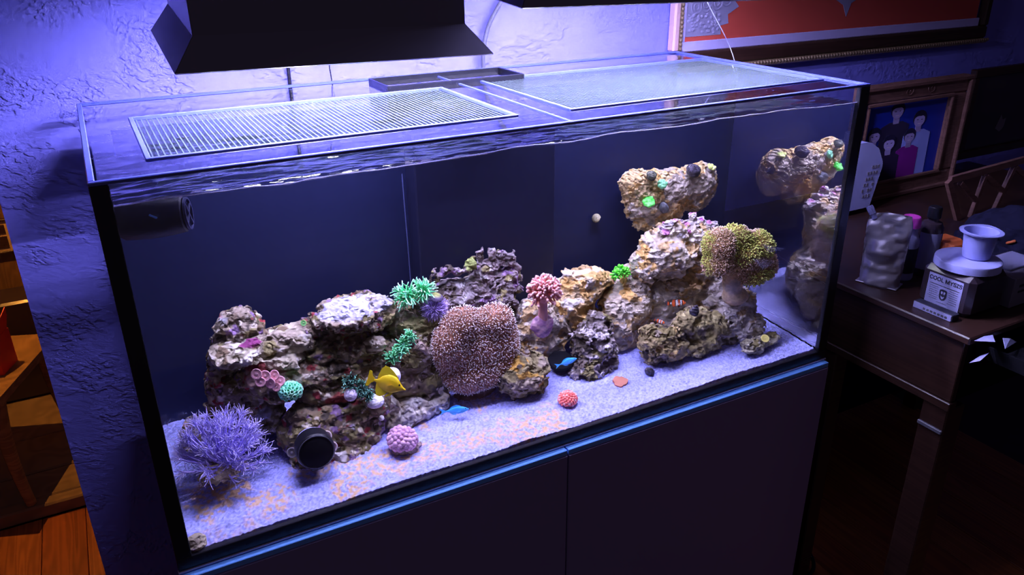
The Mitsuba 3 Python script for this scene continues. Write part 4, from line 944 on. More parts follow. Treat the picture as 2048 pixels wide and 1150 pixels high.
# ---------------------------------------------------------------- fish
def fish(name, label, pos, right, lift, L_, top, bot, wid, fins, colour, eye=(0.30, 0.10), cat='fish', seed=0, mat='m_soft', yaw=0.0, roll=-0.25):
    """body lofted from the outline (top, bot, wid: (s, value) in body lengths); fins: (name, outline in (s, z))"""
    k = thing(name, label, cat)
    s = np.concatenate([[0.0], np.linspace(0.012, 0.988, 44), [1.0]])
    zt, zb = np.interp(s, *np.array(top).T), np.interp(s, *np.array(bot).T)
    sm_ = lambda a: ndimage.gaussian_filter1d(a, 1.2, mode='nearest')
    zt, zb = sm_(zt), sm_(zb)
    w = sm_(np.interp(s, *np.array(wid).T))
    a = np.linspace(0, 2 * np.pi, 20, endpoint=False)
    V = np.stack([np.repeat(s[:, None] - 0.5, 20, 1), w[:, None] * np.sin(a)[None], ((zt + zb) / 2)[:, None] + ((zt - zb) / 2)[:, None] * np.cos(a)[None]], -1)
    n = len(s)
    F = [(i * 20 + j, (i + 1) * 20 + j, (i + 1) * 20 + (j + 1) % 20, i * 20 + (j + 1) % 20) for i in range(n - 1) for j in range(20)]
    V = V.reshape(-1, 3)
    F = np.array(F)
    F = np.vstack([F[:, [0, 2, 1]], F[:, [0, 3, 2]]])
    body = trimesh.Trimesh(np.vstack([V, [[-0.5, 0, (zt[0] + zb[0]) / 2], [0.5, 0, (zt[-1] + zb[-1]) / 2]]]), np.vstack([F, [[len(V), j, (j + 1) % 20] for j in range(20)], [[len(V) + 1, (n - 1) * 20 + (j + 1) % 20, (n - 1) * 20 + j] for j in range(20)]]), process=False)
    X_ = unit(np.asarray(right) + np.array([0, 0, lift]))
    X_ = rotz(yaw) @ X_
    Y_ = unit(np.cross([0, 0, 1.0], X_))
    R = np.stack([X_, Y_, np.cross(X_, Y_)], 1) @ rotx(roll)
    put('body', placed(body, pos, R, L_), mat, k, smooth=True, color=colour(np.asarray(body.vertices)))
    for nm, poly in fins:
        off = 0.0
        m = prism(poly, 0.014)
        if nm == 'pectoral_fin':
            for sd in (-1, 1):
                mm_ = placed(m, (0, 0, 0), rotz(0.0))
                v = np.asarray(mm_.vertices)
                x0 = max(p[0] for p in poly)
                v[:, 1] = v[:, 1] * 0.5 + sd * (np.interp(x0 + 0.5, *np.array(wid).T) * 0.96 + (x0 - v[:, 0]) * 0.35)
                put('pectoral_fin', placed(trimesh.Trimesh(v, mm_.faces, process=False), pos, R, L_), mat, k, color=colour(v))
            continue
        m = m.subdivide().subdivide()
        put(nm, placed(m, pos, R, L_), mat, k, color=colour(np.asarray(m.vertices)))
    es, ez, er = eye[0] - 0.5, eye[1], eye[2]
    for sd in (-1, 1):
        e = trimesh.creation.icosphere(2, er)
        e.vertices = e.vertices * (1, 0.45, 1) + np.array([es, sd * np.interp(eye[0], *np.array(wid).T) * 0.82, ez])
        put('eye', placed(e, pos, R, L_), 'm_black', k, smooth=True, label='dark eye' if sd < 0 else None)
    return k


def tang_col(v):
    c = np.tile((0.98, 0.50, 0.008), (len(v), 1))
    t = sst(0.10, 0.30, np.abs(v[:, 2]))[:, None]
    c = c * (1 - t) + np.array([0.95, 0.60, 0.02]) * t
    t = (np.exp(-((v[:, 2] + 0.10) / 0.10) ** 2 - ((v[:, 0] + 0.05) / 0.3) ** 2) * 0.5)[:, None]
    return np.clip(c * (1 - t) + np.array([0.70, 0.50, 0.12]) * t, 0, 1)


fish('yellow_tang', 'bright yellow disc-shaped fish with a pointed snout in front of the left rocks', (0.4239, 0.115, 1.0596), LEFT_TO_RIGHT, -0.32, 0.0631,
     [(0, 0.035), (0.10, 0.05), (0.25, 0.22), (0.45, 0.30), (0.62, 0.27), (0.75, 0.17), (0.85, 0.055), (0.94, -0.015), (1, -0.035)],
     [(0, -0.035), (0.10, -0.05), (0.25, -0.20), (0.45, -0.28), (0.62, -0.26), (0.75, -0.20), (0.85, -0.125), (0.94, -0.085), (1, -0.070)],
     [(0, 0.010), (0.15, 0.03), (0.4, 0.075), (0.65, 0.085), (0.8, 0.06), (0.92, 0.03), (1, 0.018)],
     [('dorsal_fin', [(0.22, 0.10), (0.20, 0.25), (0.02, 0.40), (-0.14, 0.50), (-0.28, 0.52), (-0.36, 0.40), (-0.40, 0.22), (-0.41, 0.05), (-0.2, 0.1)]),
      ('anal_fin', [(0.0, -0.20), (-0.05, -0.34), (-0.20, -0.45), (-0.32, -0.44), (-0.38, -0.30), (-0.41, -0.06), (-0.2, -0.1)]),
      ('tail_fin', [(-0.47, 0.03), (-0.56, 0.12), (-0.62, 0.26), (-0.70, 0.27), (-0.69, 0.0), (-0.70, -0.24), (-0.62, -0.22), (-0.56, -0.10), (-0.47, -0.03)]),
      ('pelvic_fin', [(0.16, -0.22), (0.06, -0.26), (-0.06, -0.42), (-0.02, -0.42), (0.12, -0.33)]),
      ('pectoral_fin', [(0.14, -0.02), (0.06, 0.02), (-0.06, -0.03), (-0.04, -0.10), (0.08, -0.10)])], tang_col, eye=(0.78, 0.055, 0.030))


def chromis_col(v):
    t = sst(-0.12, 0.10, v[:, 2])[:, None]
    return np.array([0.10, 0.42, 0.80]) * (1 - t) + np.array([0.03, 0.30, 0.78]) * t


CT = [(0, 0.02), (0.12, 0.04), (0.35, 0.13), (0.55, 0.16), (0.75, 0.13), (0.9, 0.07), (1, 0.0)]
CBm = [(0, -0.02), (0.12, -0.04), (0.35, -0.13), (0.55, -0.16), (0.75, -0.14), (0.9, -0.08), (1, -0.02)]
CW = [(0, 0.006), (0.15, 0.025), (0.45, 0.07), (0.7, 0.075), (0.9, 0.04), (1, 0.012)]
CF = [('dorsal_fin', [(0.2, 0.1), (0.15, 0.18), (0.0, 0.215), (-0.2, 0.17), (-0.3, 0.10), (-0.25, 0.04), (0.1, 0.08)]), ('anal_fin', [(-0.02, -0.1), (-0.08, -0.20), (-0.22, -0.17), (-0.3, -0.09), (-0.2, -0.05)]),
      ('tail_fin', [(-0.46, 0.02), (-0.56, 0.06), (-0.74, 0.15), (-0.64, 0.0), (-0.74, -0.15), (-0.56, -0.06), (-0.46, -0.02)]), ('pectoral_fin', [(0.2, 0.0), (0.1, 0.03), (0.0, 0.0), (0.02, -0.06), (0.14, -0.06)])]
fish('blue_chromis', 'small blue fish low over the sand left of the pink ball coral', (0.5706, 0.14, 0.9417), LEFT_TO_RIGHT, 0.12, 0.04987, CT, CBm, CW, CF, chromis_col, eye=(0.87, 0.03, 0.022))
fish('blue_chromis', 'small blue fish in front of the black disc between the reefs', (0.8595, 0.17, 0.9635), LEFT_TO_RIGHT, 0.42, 0.04284, CT, CBm, CW, CF, chromis_col, eye=(0.87, 0.03, 0.022))


def clown_col(v):
    x = v[:, 0] - 0.25 * v[:, 2] ** 2
    c = np.tile((0.70, 0.13, 0.035), (len(v), 1))
    for a, b in ((0.155, 0.255), (-0.12, 0.0), (-0.46, -0.37)):
        e = 0.035
        blk = ((x > a - e) & (x < b + e))[:, None]
        c = np.where(blk, (0.012, 0.01, 0.02), c)
        c = np.where(((x > a) & (x < b))[:, None], (0.85, 0.85, 0.95), c)
    c = np.where((v[:, 0] < -0.60)[:, None], (0.06, 0.05, 0.07), c)
    c = np.where((np.abs(v[:, 2]) > 0.205)[:, None], (0.03, 0.02, 0.03), c)
    return c


NT = [(0, 0.05), (0.1, 0.06), (0.3, 0.15), (0.55, 0.20), (0.75, 0.18), (0.9, 0.11), (1, 0.01)]
NB_ = [(0, -0.05), (0.1, -0.06), (0.3, -0.15), (0.55, -0.20), (0.75, -0.18), (0.9, -0.12), (1, -0.04)]
NW = [(0, 0.012), (0.15, 0.03), (0.45, 0.085), (0.7, 0.095), (0.9, 0.06), (1, 0.02)]
NF = [('dorsal_fin', [(0.2, 0.12), (0.15, 0.23), (0.0, 0.26), (-0.1, 0.21), (-0.22, 0.25), (-0.34, 0.13), (-0.2, 0.06)]), ('anal_fin', [(-0.05, -0.12), (-0.1, -0.25), (-0.25, -0.24), (-0.34, -0.1), (-0.2, -0.06)]),
      ('tail_fin', [(-0.46, 0.05), (-0.56, 0.12), (-0.68, 0.13), (-0.73, 0.0), (-0.68, -0.13), (-0.56, -0.12), (-0.46, -0.05)]), ('pelvic_fin', [(0.15, -0.15), (0.08, -0.18), (0.0, -0.3), (0.1, -0.28)]),
      ('pectoral_fin', [(0.16, -0.02), (0.08, 0.04), (-0.02, 0.02), (-0.02, -0.1), (0.1, -0.1)])]
fish('clownfish', 'larger orange clownfish with white bars and black edges, upper one of the pair', (1.1813, 0.19, 1.0275), LEFT_TO_RIGHT, 0.05, 0.03988, NT, NB_, NW, NF, clown_col, eye=(0.90, 0.04, 0.03))
fish('clownfish', 'smaller orange clownfish with white bars, lower one of the pair', (1.1316, 0.19, 0.9896), LEFT_TO_RIGHT, -0.1, 0.02409, NT, NB_, NW, NF, clown_col, eye=(0.90, 0.04, 0.03), yaw=-0.5)
# ---------------------------------------------------------------- desk right of the tank and what stands on it
DZ = 1.043
dk = thing('wooden_desk', 'dark brown wooden desk standing right of the aquarium', 'desk')
put('desk_top', rbox(1.585, 2.95, -0.286, 0.64, DZ - 0.018, DZ, 0.003), 'm_desk', dk)
put('side_panel', rbox(1.602, 1.62, -0.268, 0.62, 0.868, DZ - 0.0185, 0.002), 'm_desk', dk)
put('side_rail', rbox(1.596, 1.622, -0.272, 0.62, 0.846, 0.8675, 0.002), 'm_desk', dk)
put('front_panel', rbox(1.622, 2.9, -0.268, -0.25, 0.868, DZ - 0.0185, 0.002), 'm_black_matt', dk)
put('leg', rbox(1.602, 1.65, 0.045, 0.10, 0.0, 0.8455, 0.003), 'm_desk', dk)
put('leg', rbox(1.602, 1.665, -0.268, -0.205, 0.0, 0.8455, 0.003), 'm_desk', dk)
put('leg', rbox(2.84, 2.9, -0.268, -0.205, 0.0, 0.8455, 0.003), 'm_desk', dk)
put('leg', rbox(2.84, 2.9, 0.56, 0.62, 0.0, 0.8455, 0.003), 'm_desk', dk)
put('metal_bracket', rbox(1.597, 1.6035, -0.266, -0.205, 0.781, 0.791, 0.0015), 'm_grey', dk, label='small grey metal strip on the front leg')
put('modesty_panel', box(1.65, 2.84, 0.60, 0.615, 0.1, 0.8455), 'm_black_matt', dk)


def pouch():
    k = thing('foil_pouch', 'crumpled silver stand-up pouch with a pale spout on the desk beside the tank', 'pouch')
    nz, na = 46, 44
    a = np.linspace(0, 2 * np.pi, na, endpoint=False)
    t = np.linspace(0, 1, nz)
    V = []
    for tt in t:
        w = 0.047 + 0.006 * tt - 0.012 * max(0, tt - 0.86) / 0.14 * 0.6
        dth = 0.030 * (1 - tt) ** 0.7 + 0.0016
        p = np.stack([w * np.sign(np.cos(a)) * np.abs(np.cos(a)) ** 0.75, dth * np.sin(a), np.full(na, 0.182 * tt)], 1)
        V.append(p)
    V = np.vstack(V)
    q = V * 22
    V[:, 1] += (np.abs(meshkit.noise(q + 3, 5) - 0.5) - 0.25) * 0.034 * np.sin(np.pi * np.clip(V[:, 2] / 0.182, 0, 1)) ** 0.5 * np.sign(V[:, 1])
    V[:, 1] += (np.abs(meshkit.noise(q * 2.2, 8) - 0.5) - 0.25) * 0.014 * np.sign(V[:, 1])
    V[:, 2] -= 0.014 * np.clip((-V[:, 0] / 0.05 - 0.2), 0, 1) * (V[:, 2] / 0.182) ** 6
    F = np.array([(i * na + j, i * na + (j + 1) % na, (i + 1) * na + (j + 1) % na, (i + 1) * na + j) for i in range(nz - 1) for j in range(na)])
    F = np.vstack([F[:, :3], F[:, [0, 2, 3]]])
    c0, c1 = len(V), len(V) + 1
    V = np.vstack([V, [[0, 0, 0], [0, 0, 0.182]]])
    F = np.vstack([F, [[c0, (j + 1) % na, j] for j in range(na)], [[c1, (nz - 1) * na + j, (nz - 1) * na + (j + 1) % na] for j in range(na)]])
    R = np.stack([unit(np.array([0.030, -0.081, 0])), unit(np.array([0.081, 0.030, 0])), np.array([0, 0, 1.0])], 1)
    pos = np.array([1.668, 0.012, DZ + 0.001])
    put('bag', placed(trimesh.Trimesh(V, F, process=False), pos, R), 'm_foil', k, smooth=True)
    put('seal', placed(rbox(-0.049, 0.049, -0.026, 0.026, 0.0, 0.003, 0.001), pos, R), 'm_foil', k, label='clear sealed base')
    sp = lathe([(0.0001, 0), (0.0065, 0), (0.0065, 0.012), (0.0085, 0.013), (0.0085, 0.03), (0.0075, 0.034), (0.0001, 0.034)], 20)
    put('spout', placed(sp, pos + R @ np.array([-0.036, 0, 0.160]), R @ frame((-0.55, 0, 0.85))), 'm_white_plastic', k, smooth=35, label='pale plastic spout cap')


pouch()


def bottle(name, label, c, prof_body, body_mat, prof_cap, cap_mat, lab=None, lab_mat='m_label', cap_label=None):
    k = thing(name, label, 'bottle')
    put('body', placed(lathe(prof_body, 32), c), body_mat, k, smooth=35)
    put('cap', placed(lathe(prof_cap, 28), c), cap_mat, k, smooth=35, label=cap_label)
    if lab:
        r, z0, z1, a0, a1 = lab
        a = np.linspace(a0, a1, 18)
        p = [(r * math.cos(t), r * math.sin(t)) for t in a] + [((r + 0.0008) * math.cos(t), (r + 0.0008) * math.sin(t)) for t in a[::-1]]
        m = prism(p, z1 - z0, 'z')
        put('paper_label', placed(m, np.asarray(c) + np.array([0, 0, (z0 + z1) / 2])), lab_mat, k, label='wrapped label')
    return k


bottle('supplement_bottle', 'dark bottle with a magenta cap behind the foil pouch', (1.748, 0.012, DZ), [(0.0001, 0), (0.025, 0), (0.027, 0.004), (0.027, 0.10), (0.022, 0.115), (0.019, 0.12), (0.019, 0.135)], 'm_label',
       [(0.0001, 0.162), (0.019, 0.162), (0.022, 0.158), (0.023, 0.136), (0.0001, 0.136)], 'm_pink', (0.0274, 0.02, 0.085, 2.2, 5.6), 'm_ink', 'magenta cap')
bottle('supplement_bottle', 'tall black bottle with a pale label right of the magenta-capped one', (1.818, 0.002, DZ), [(0.0001, 0), (0.026, 0), (0.028, 0.004), (0.028, 0.125), (0.022, 0.138), (0.012, 0.142), (0.012, 0.15)], 'm_darkbottle',
       [(0.0001, 0.178), (0.014, 0.178), (0.016, 0.174), (0.016, 0.150), (0.0001, 0.150)], 'm_black', (0.0284, 0.02, 0.115, 2.9, 4.8))
bottle('small_bottle', 'small dark bottle with a tiny white cap behind the black bottle', (1.885, 0.045, DZ), [(0.0001, 0), (0.016, 0), (0.017, 0.004), (0.017, 0.11), (0.007, 0.125), (0.007, 0.135)], 'm_darkbottle',
       [(0.0001, 0.150), (0.006, 0.150), (0.0075, 0.147), (0.0075, 0.132), (0.0001, 0.132)], 'm_white_plastic')

# food jar
jr = thing('food_jar', 'square dark food jar with a round white lid and a COOL MYSIS label', 'jar')
jx, jy, jh = 1.722, -0.162, 0.064
put('body', rbox(jx - jh, jx + jh, jy - jh, jy + jh, DZ + 0.0005, DZ + 0.098, 0.012), 'm_darkbottle', jr)
put('lid', placed(lathe([(0.0001, 0.119), (0.064, 0.119), (0.0685, 0.1165), (0.0695, 0.113), (0.0695, 0.099), (0.066, 0.0985), (0.0001, 0.0985)], 48), (jx, jy, DZ)), 'm_white_plastic', jr, smooth=35, label='white ribbed lid')
lx = jx - jh - 0.0006
lb = put('paper_label', box(lx - 0.0006, lx, jy - 0.042, jy + 0.042, DZ + 0.010, DZ + 0.082), 'm_label', jr, label='white printed label')


def on_label(txt, h, y, z, bold=False):
    m = meshkit.text_mesh(txt, h, 0.0006, bold)
    w = m.bounds[1][0] - m.bounds[0][0]
    v = np.asarray(m.vertices)
    return trimesh.Trimesh(np.stack([lx - 0.0006 - v[:, 2], y - (v[:, 0] - m.bounds[0][0] - w / 2), z + v[:, 1]], 1), np.asarray(m.faces)[:, ::-1], process=False), w


tx, _ = on_label('COOL MYSIS', 0.0092, jy, DZ + 0.067, True)
put('lettering', tx, 'm_ink', lb)
lines = [box(lx - 0.001, lx - 0.0005, jy - 0.036, jy + 0.036, DZ + 0.0585 - 0.0014, DZ + 0.0585)]
rl = np.random.default_rng(4)
for r_ in range(8):
    z = DZ + 0.053 - r_ * 0.005
    for sd in (-1, 1):
        lines.append(box(lx - 0.001, lx - 0.0005, jy + sd * (0.024 if r_ < 7 else 0.0) - 0.0125 + 0.002 * rl.random(), jy + sd * (0.024 if r_ < 7 else 0) + 0.0125 - 0.004 * rl.random(), z - 0.0008, z))
put('small_print', cat_(*lines), 'm_ink', lb)
shd = [(-0.009, 0.012), (-0.009, -0.004), (-0.006, -0.010), (0, -0.013), (0.006, -0.010), (0.009, -0.004), (0.009, 0.012), (0.004, 0.014), (-0.004, 0.014)]
sh_ = prism(shd, 0.0007, 'x')
put('shield_emblem', placed(sh_, (lx - 0.0009, jy, DZ + 0.037)), 'm_ink', lb, label='dark shield emblem')
face = [placed(prism([(-0.0055, 0.007), (-0.005, 0.009), (-0.0012, 0.009), (-0.0012, 0.003), (-0.004, 0.002)], 0.0004, 'x'), (lx - 0.0014, jy, DZ + 0.037)),
        placed(prism([(0.0055, 0.007), (0.005, 0.009), (0.0012, 0.009), (0.0012, 0.003), (0.004, 0.002)], 0.0004, 'x'), (lx - 0.0014, jy, DZ + 0.037)),
        placed(prism([(-0.005, -0.001), (0, -0.004), (0.005, -0.001), (0.003, -0.007), (0, -0.010), (-0.003, -0.007)], 0.0004, 'x'), (lx - 0.0014, jy, DZ + 0.037))]
put('emblem_marks', cat_(*face), 'm_label', lb)

cupp = [(0.0001, 0.0005), (0.027, 0.0005), (0.029, 0.003), (0.0345, 0.058), (0.044, 0.060), (0.045, 0.063), (0.0355, 0.0635), (0.0335, 0.060), (0.0275, 0.006), (0.0001, 0.004)]
cm_ = lathe(cupp, 40)
cv = np.asarray(cm_.vertices)
tab = np.exp(-(np.arctan2(cv[:, 1], cv[:, 0]) - 0.3) ** 2 / 0.2) * (np.linalg.norm(cv[:, :2], axis=1) > 0.040)
cm_.vertices = cv * (1 + 0.18 * tab[:, None] * np.array([1, 1, 0]))
put('measuring_cup', placed(cm_, (jx + 0.012, jy - 0.008, DZ + 0.1195)), 'm_clear_plastic', smooth=35, label='translucent flanged measuring cup standing on the white jar lid', cat='cup')
cdb = thing('card_box', 'low dark box with a white printed front at the desk edge before the jar', 'box')
put('body', rbox(1.622, 1.646, -0.216, -0.118, DZ + 0.0003, DZ + 0.016, 0.001), 'm_ink', cdb)
put('white_front', box(1.6205, 1.622, -0.214, -0.120, DZ + 0.001, DZ + 0.015), 'm_label', cdb, label='white front')
put('print', cat_(*[box(1.620, 1.6205, -0.205 + i_ * 0.009, -0.199 + i_ * 0.009, DZ + 0.004, DZ + 0.009) for i_ in range(7)]), 'm_grey', cdb)

cl = thing('clear_container', 'clear plastic container with an orange patch behind the food jar', 'container')
scene['m_clear_sheet'] = {'type': 'thindielectric', 'int_ior': 1.5}
bx_ = rbox(1.90, 2.03, -0.03, 0.10, DZ + 0.0005, DZ + 0.09, 0.015)
put('shell', bx_, 'm_clear_sheet', cl)
principled('m_orange', (0.55, 0.12, 0.03), 0.6)
put('contents', rbox(1.915, 2.0, -0.015, 0.08, DZ + 0.002, DZ + 0.055, 0.01), 'm_orange', cl, label='orange contents')

pb_ = thing('product_box', 'dim grey printed carton right of the food jar', 'box')
principled('m_dim_carton', (0.16, 0.15, 0.22), 0.7)
put('body', rbox(1.80, 1.96, -0.235, -0.12, DZ + 0.0005, DZ + 0.075, 0.002), 'm_dim_carton', pb_)
put('print', cat_(box(1.82, 1.90, -0.2362, -0.235, DZ + 0.05, DZ + 0.056), box(1.82, 1.88, -0.2362, -0.235, DZ + 0.036, DZ + 0.041), placed(trimesh.creation.cylinder(0.014, 0.0012, sections=24), (1.925, -0.2356, DZ + 0.035), rotx(math.pi / 2))), 'm_ink', pb_)
put('flap', rbox(1.83, 1.95, -0.20, -0.13, DZ + 0.0755, DZ + 0.080, 0.001), 'm_label', pb_, label='pale top flap')

# drawer standing open with papers
dr_ = put('drawer', cat_(box(1.64, 1.90, -0.40, -0.27, 0.985, 0.99), box(1.64, 1.645, -0.40, -0.27, 0.99, 1.015), box(1.64, 1.90, -0.405, -0.40, 0.985, 1.015), box(1.895, 1.90, -0.40, -0.27, 0.99, 1.015)), 'm_black_matt', dk)
for (a_, b_, c_, lab) in (((1.5841, -0.295, 1.0425), (1.6481, -0.295, 1.0407), (1.5976, -0.33, 1.0526), 'curled white paper sticking up at the desk front, leftmost of three'), ((1.6805, -0.3, 1.0274), (1.7411, -0.3, 1.002), (1.6429, -0.33, 1.0242), 'small folded white paper at the desk front, rightmost of three'),
                          ((1.5771, -0.3, 0.9934), (1.6463, -0.3, 1.0018), (1.5605, -0.33, 1.0174), 'white paper slip low at the desk front, below the other two')):
    a_, b_, c_ = (np.array(q) for q in (a_, b_, c_))
    m_ = (a_ + b_) / 2 + np.array([0, 0, 0.004])
    pts = np.array([a_, b_, c_, m_])
    n_ = np.array([0.0004, -0.0004, 0.0004])
    put('paper_scrap', trimesh.convex.convex_hull(np.vstack([pts, pts + n_])), 'm_label', label=lab, cat='paper')

# white jug behind the tank's right end
jg = thing('plastic_jug', 'white plastic jug with a printed label half hidden behind the right end of the tank', 'jug')
b0 = np.array((2.0632, 0.44, 1.0608))
prof = [(-0.13, 0.004), (-0.125, 0), (0.05, 0), (0.058, 0.006), (0.085, 0.125), (0.083, 0.14), (0.055, 0.185), (0.02, 0.205), (0.0, 0.21), (-0.07, 0.21), (-0.12, 0.15), (-0.135, 0.12)]
put('body', placed(prism(prof, 0.07), b0 + np.array([-0.012, 0, 0.0])), 'm_white_plastic', jg)
put('cap', placed(lathe([(0.0001, 0.0), (0.02, 0.0), (0.02, 0.025), (0.0001, 0.025)], 24), b0 + np.array([-0.045, 0, 0.212])), 'm_white_plastic', jg)
pr_ = []
for q_ in range(6):
    for w_ in range(4):
        if (q_ * 7 + w_ * 3) % 5:
            pr_.append(box(0.003 + q_ * 0.0045 + w_ * 0.012, 0.010 + q_ * 0.0045 + w_ * 0.012, -0.0365, -0.0350, 0.035 + q_ * 0.018, 0.044 + q_ * 0.018))
put('print', placed(cat_(*pr_), b0 + np.array([-0.012, 0, 0.0])), 'm_dim_carton', jg, label='rows of grey print')

# framed family portrait
fp = thing('family_portrait', 'carved wooden frame with a family portrait of five people behind the tank\'s right end', 'picture')
FY = 0.50
ox0, ox1, oz0, oz1 = 2.08, 2.606, 1.044, 1.416
ix0, ix1, iz0, iz1 = 2.12, 2.523, 1.100, 1.360
def bars(x0, x1, z0, z1, w, y0, y1, mat, parent, name, lab=None):
    for a in ((x0, x1, z1 - w, z1), (x0, x1, z0, z0 + w), (x0, x0 + w, z0 + w, z1 - w), (x1 - w, x1, z0 + w, z1 - w)):
        put(name, rbox(a[0], a[1], y0, y1, a[2], a[3], 0.003), mat, parent, label=lab)
        lab = None
w1, w2 = ix0 - ox0, ox1 - ix1
for a in ((ox0, ox1, iz1, oz1), (ox0, ox1, oz0, iz0), (ox0, ix0, iz0, iz1), (ix1, ox1, iz0, iz1)):
    put('frame_side', rbox(a[0], a[1], FY - 0.02, FY + 0.012, a[2], a[3], 0.006), 'm_frame_wood', fp)
bars(ox0, ox1, oz0, oz1, 0.014, FY - 0.032, FY - 0.0195, 'm_frame_wood', fp, 'outer_bead')
bars(ix0 - 0.004, ix1 + 0.004, iz0 - 0.004, iz1 + 0.004, 0.012, FY - 0.028, FY - 0.0195, 'm_frame_wood', fp, 'inner_bead')
sw = []
for cx_, sg in ((2.30, 1), (2.41, -1)):
    t_ = np.linspace(0, 4.2 * np.pi / 2, 30)
    r_ = 0.005 + 0.0022 * t_
    pth = np.stack([cx_ + sg * r_ * np.cos(t_), np.full(30, FY - 0.0215), 1.388 + r_ * np.sin(t_) * 0.8], 1)
    m_, _, _ = tubes(pth[:-1], (pth[:-1] + pth[1:]) / 2, pth[1:], 0.0016, 0.0016, 1, 5)
    sw.append(m_)
put('carved_scroll', cat_(*sw), 'm_frame_wood', fp, label='carved scrolls')
principled('m_print_blue', (0.012, 0.03, 0.42), 0.4)
pbk = put('print', box(ix0, ix1, FY - 0.006, FY, iz0, iz1), 'm_print_blue', fp, label='blue studio photograph')
SKIN, DKH = (0.34, 0.28, 0.62), (0.012, 0.01, 0.04)


def flat(name, poly, col, depth, lab=None):
    m = prism(poly, 0.0006)
    m.apply_translation((0, FY - 0.0065 - depth * 0.0006, 0))
    put(name, m, 'm_soft', pbk, color=np.tile(col, (len(m.vertices), 1)), label=lab)


def ell(cx_, cz_, rx, rz, n=22):
    a = np.linspace(0, 2 * np.pi, n, endpoint=False)
    return [(cx_ + rx * math.cos(t), cz_ + rz * math.sin(t)) for t in a]


def portrait_person(cx_, cz_, s, cloth, depth, width, bottom, light=1.0):
    width, w = width * 1.05, 1.75
    flat('hair', ell(cx_, cz_ + 0.007 * s, 0.0185 * s * w, 0.0255 * s), DKH, depth + 0.1)
    flat('clothing', [(cx_ - width, bottom), (cx_ - width * 0.95, cz_ - 0.045 * s), (cx_ - width * 0.45, cz_ - 0.032 * s), (cx_ + width * 0.45, cz_ - 0.032 * s), (cx_ + width * 0.95, cz_ - 0.045 * s), (cx_ + width, bottom)], cloth, depth)
    flat('neck', [(cx_ - 0.008 * s * w, cz_ - 0.038 * s), (cx_ - 0.008 * s * w, cz_ - 0.01), (cx_ + 0.008 * s * w, cz_ - 0.01), (cx_ + 0.008 * s * w, cz_ - 0.038 * s)], np.array(SKIN) * 0.8 * light, depth + 0.2)
    flat('face', ell(cx_, cz_, 0.0150 * s * w, 0.021 * s), np.array(SKIN) * light, depth + 0.4)
    flat('fringe', [(cx_ - 0.016 * s * w, cz_ + 0.006 * s), (cx_ - 0.014 * s * w, cz_ + 0.022 * s), (cx_, cz_ + 0.027 * s), (cx_ + 0.014 * s * w, cz_ + 0.022 * s), (cx_ + 0.016 * s * w, cz_ + 0.006 * s), (cx_ + 0.008 * s * w, cz_ + 0.014 * s), (cx_ - 0.008 * s * w, cz_ + 0.013 * s)], DKH, depth + 0.6)
    for sd in (-1, 1):
        flat('eye', ell(cx_ + sd * 0.006 * s * w, cz_ + 0.002 * s, 0.0026 * s * w, 0.0013 * s, 10), DKH, depth + 0.6)
    flat('mouth', ell(cx_, cz_ - 0.0115 * s, 0.0055 * s * w, 0.0015 * s, 12), (0.5, 0.42, 0.6), depth + 0.6)


portrait_person((2.2827, 0.493, 1.3227)[0], (2.2827, 0.493, 1.3227)[2], 1.0, (0.02, 0.015, 0.05), 0.5, 0.066, iz0 + 0.002, 0.9)
portrait_person((2.3973, 0.493, 1.285)[0], (2.3973, 0.493, 1.285)[2], 1.0, (0.22, 0.26, 0.72), 1.5, 0.066, iz0 + 0.002, 0.9)
portrait_person((2.1895, 0.493, 1.252)[0], (2.1895, 0.493, 1.252)[2], 0.95, (0.02, 0.015, 0.05), 2.5, 0.058, iz0 + 0.002)
portrait_person((2.3609, 0.493, 1.2335)[0], (2.3609, 0.493, 1.2335)[2], 0.90, (0.16, 0.01, 0.22), 3.5, 0.054, iz0 + 0.002, 0.8)
portrait_person((2.2652, 0.493, 1.222)[0], (2.2652, 0.493, 1.222)[2], 0.95, (0.02, 0.012, 0.05), 4.5, 0.058, iz0 + 0.002)

# dark leaning picture and lattice frame further right
lp = thing('leaning_picture', 'very dark framed picture leaning on the wall at the right edge', 'picture')
LPX0, LPX1, LPZ0, LPZ1, LPY = 2.80, 3.25, 1.075, 1.40, 0.60
for a in ((LPX0, LPX1, LPZ1 - 0.03, LPZ1), (LPX0, LPX1, LPZ0, LPZ0 + 0.03), (LPX0, LPX0 + 0.03, LPZ0 + 0.03, LPZ1 - 0.03), (LPX1 - 0.03, LPX1, LPZ0 + 0.03, LPZ1 - 0.03)):
    put('frame_side', rbox(a[0], a[1], LPY - 0.012, LPY + 0.012, a[2], a[3], 0.003), 'm_desk', lp)
put('canvas', box(LPX0 + 0.03, LPX1 - 0.03, LPY - 0.002, LPY + 0.004, LPZ0 + 0.03, LPZ1 - 0.03), 'm_darkbottle', lp)
put('pale_figure', placed(prism([(-0.02, -0.03), (0.0, 0.02), (0.015, 0.0), (0.035, 0.005), (0.03, -0.03), (0.01, -0.045)], 0.001), (3.02, LPY - 0.003, 1.20)), 'm_dim_carton', lp)

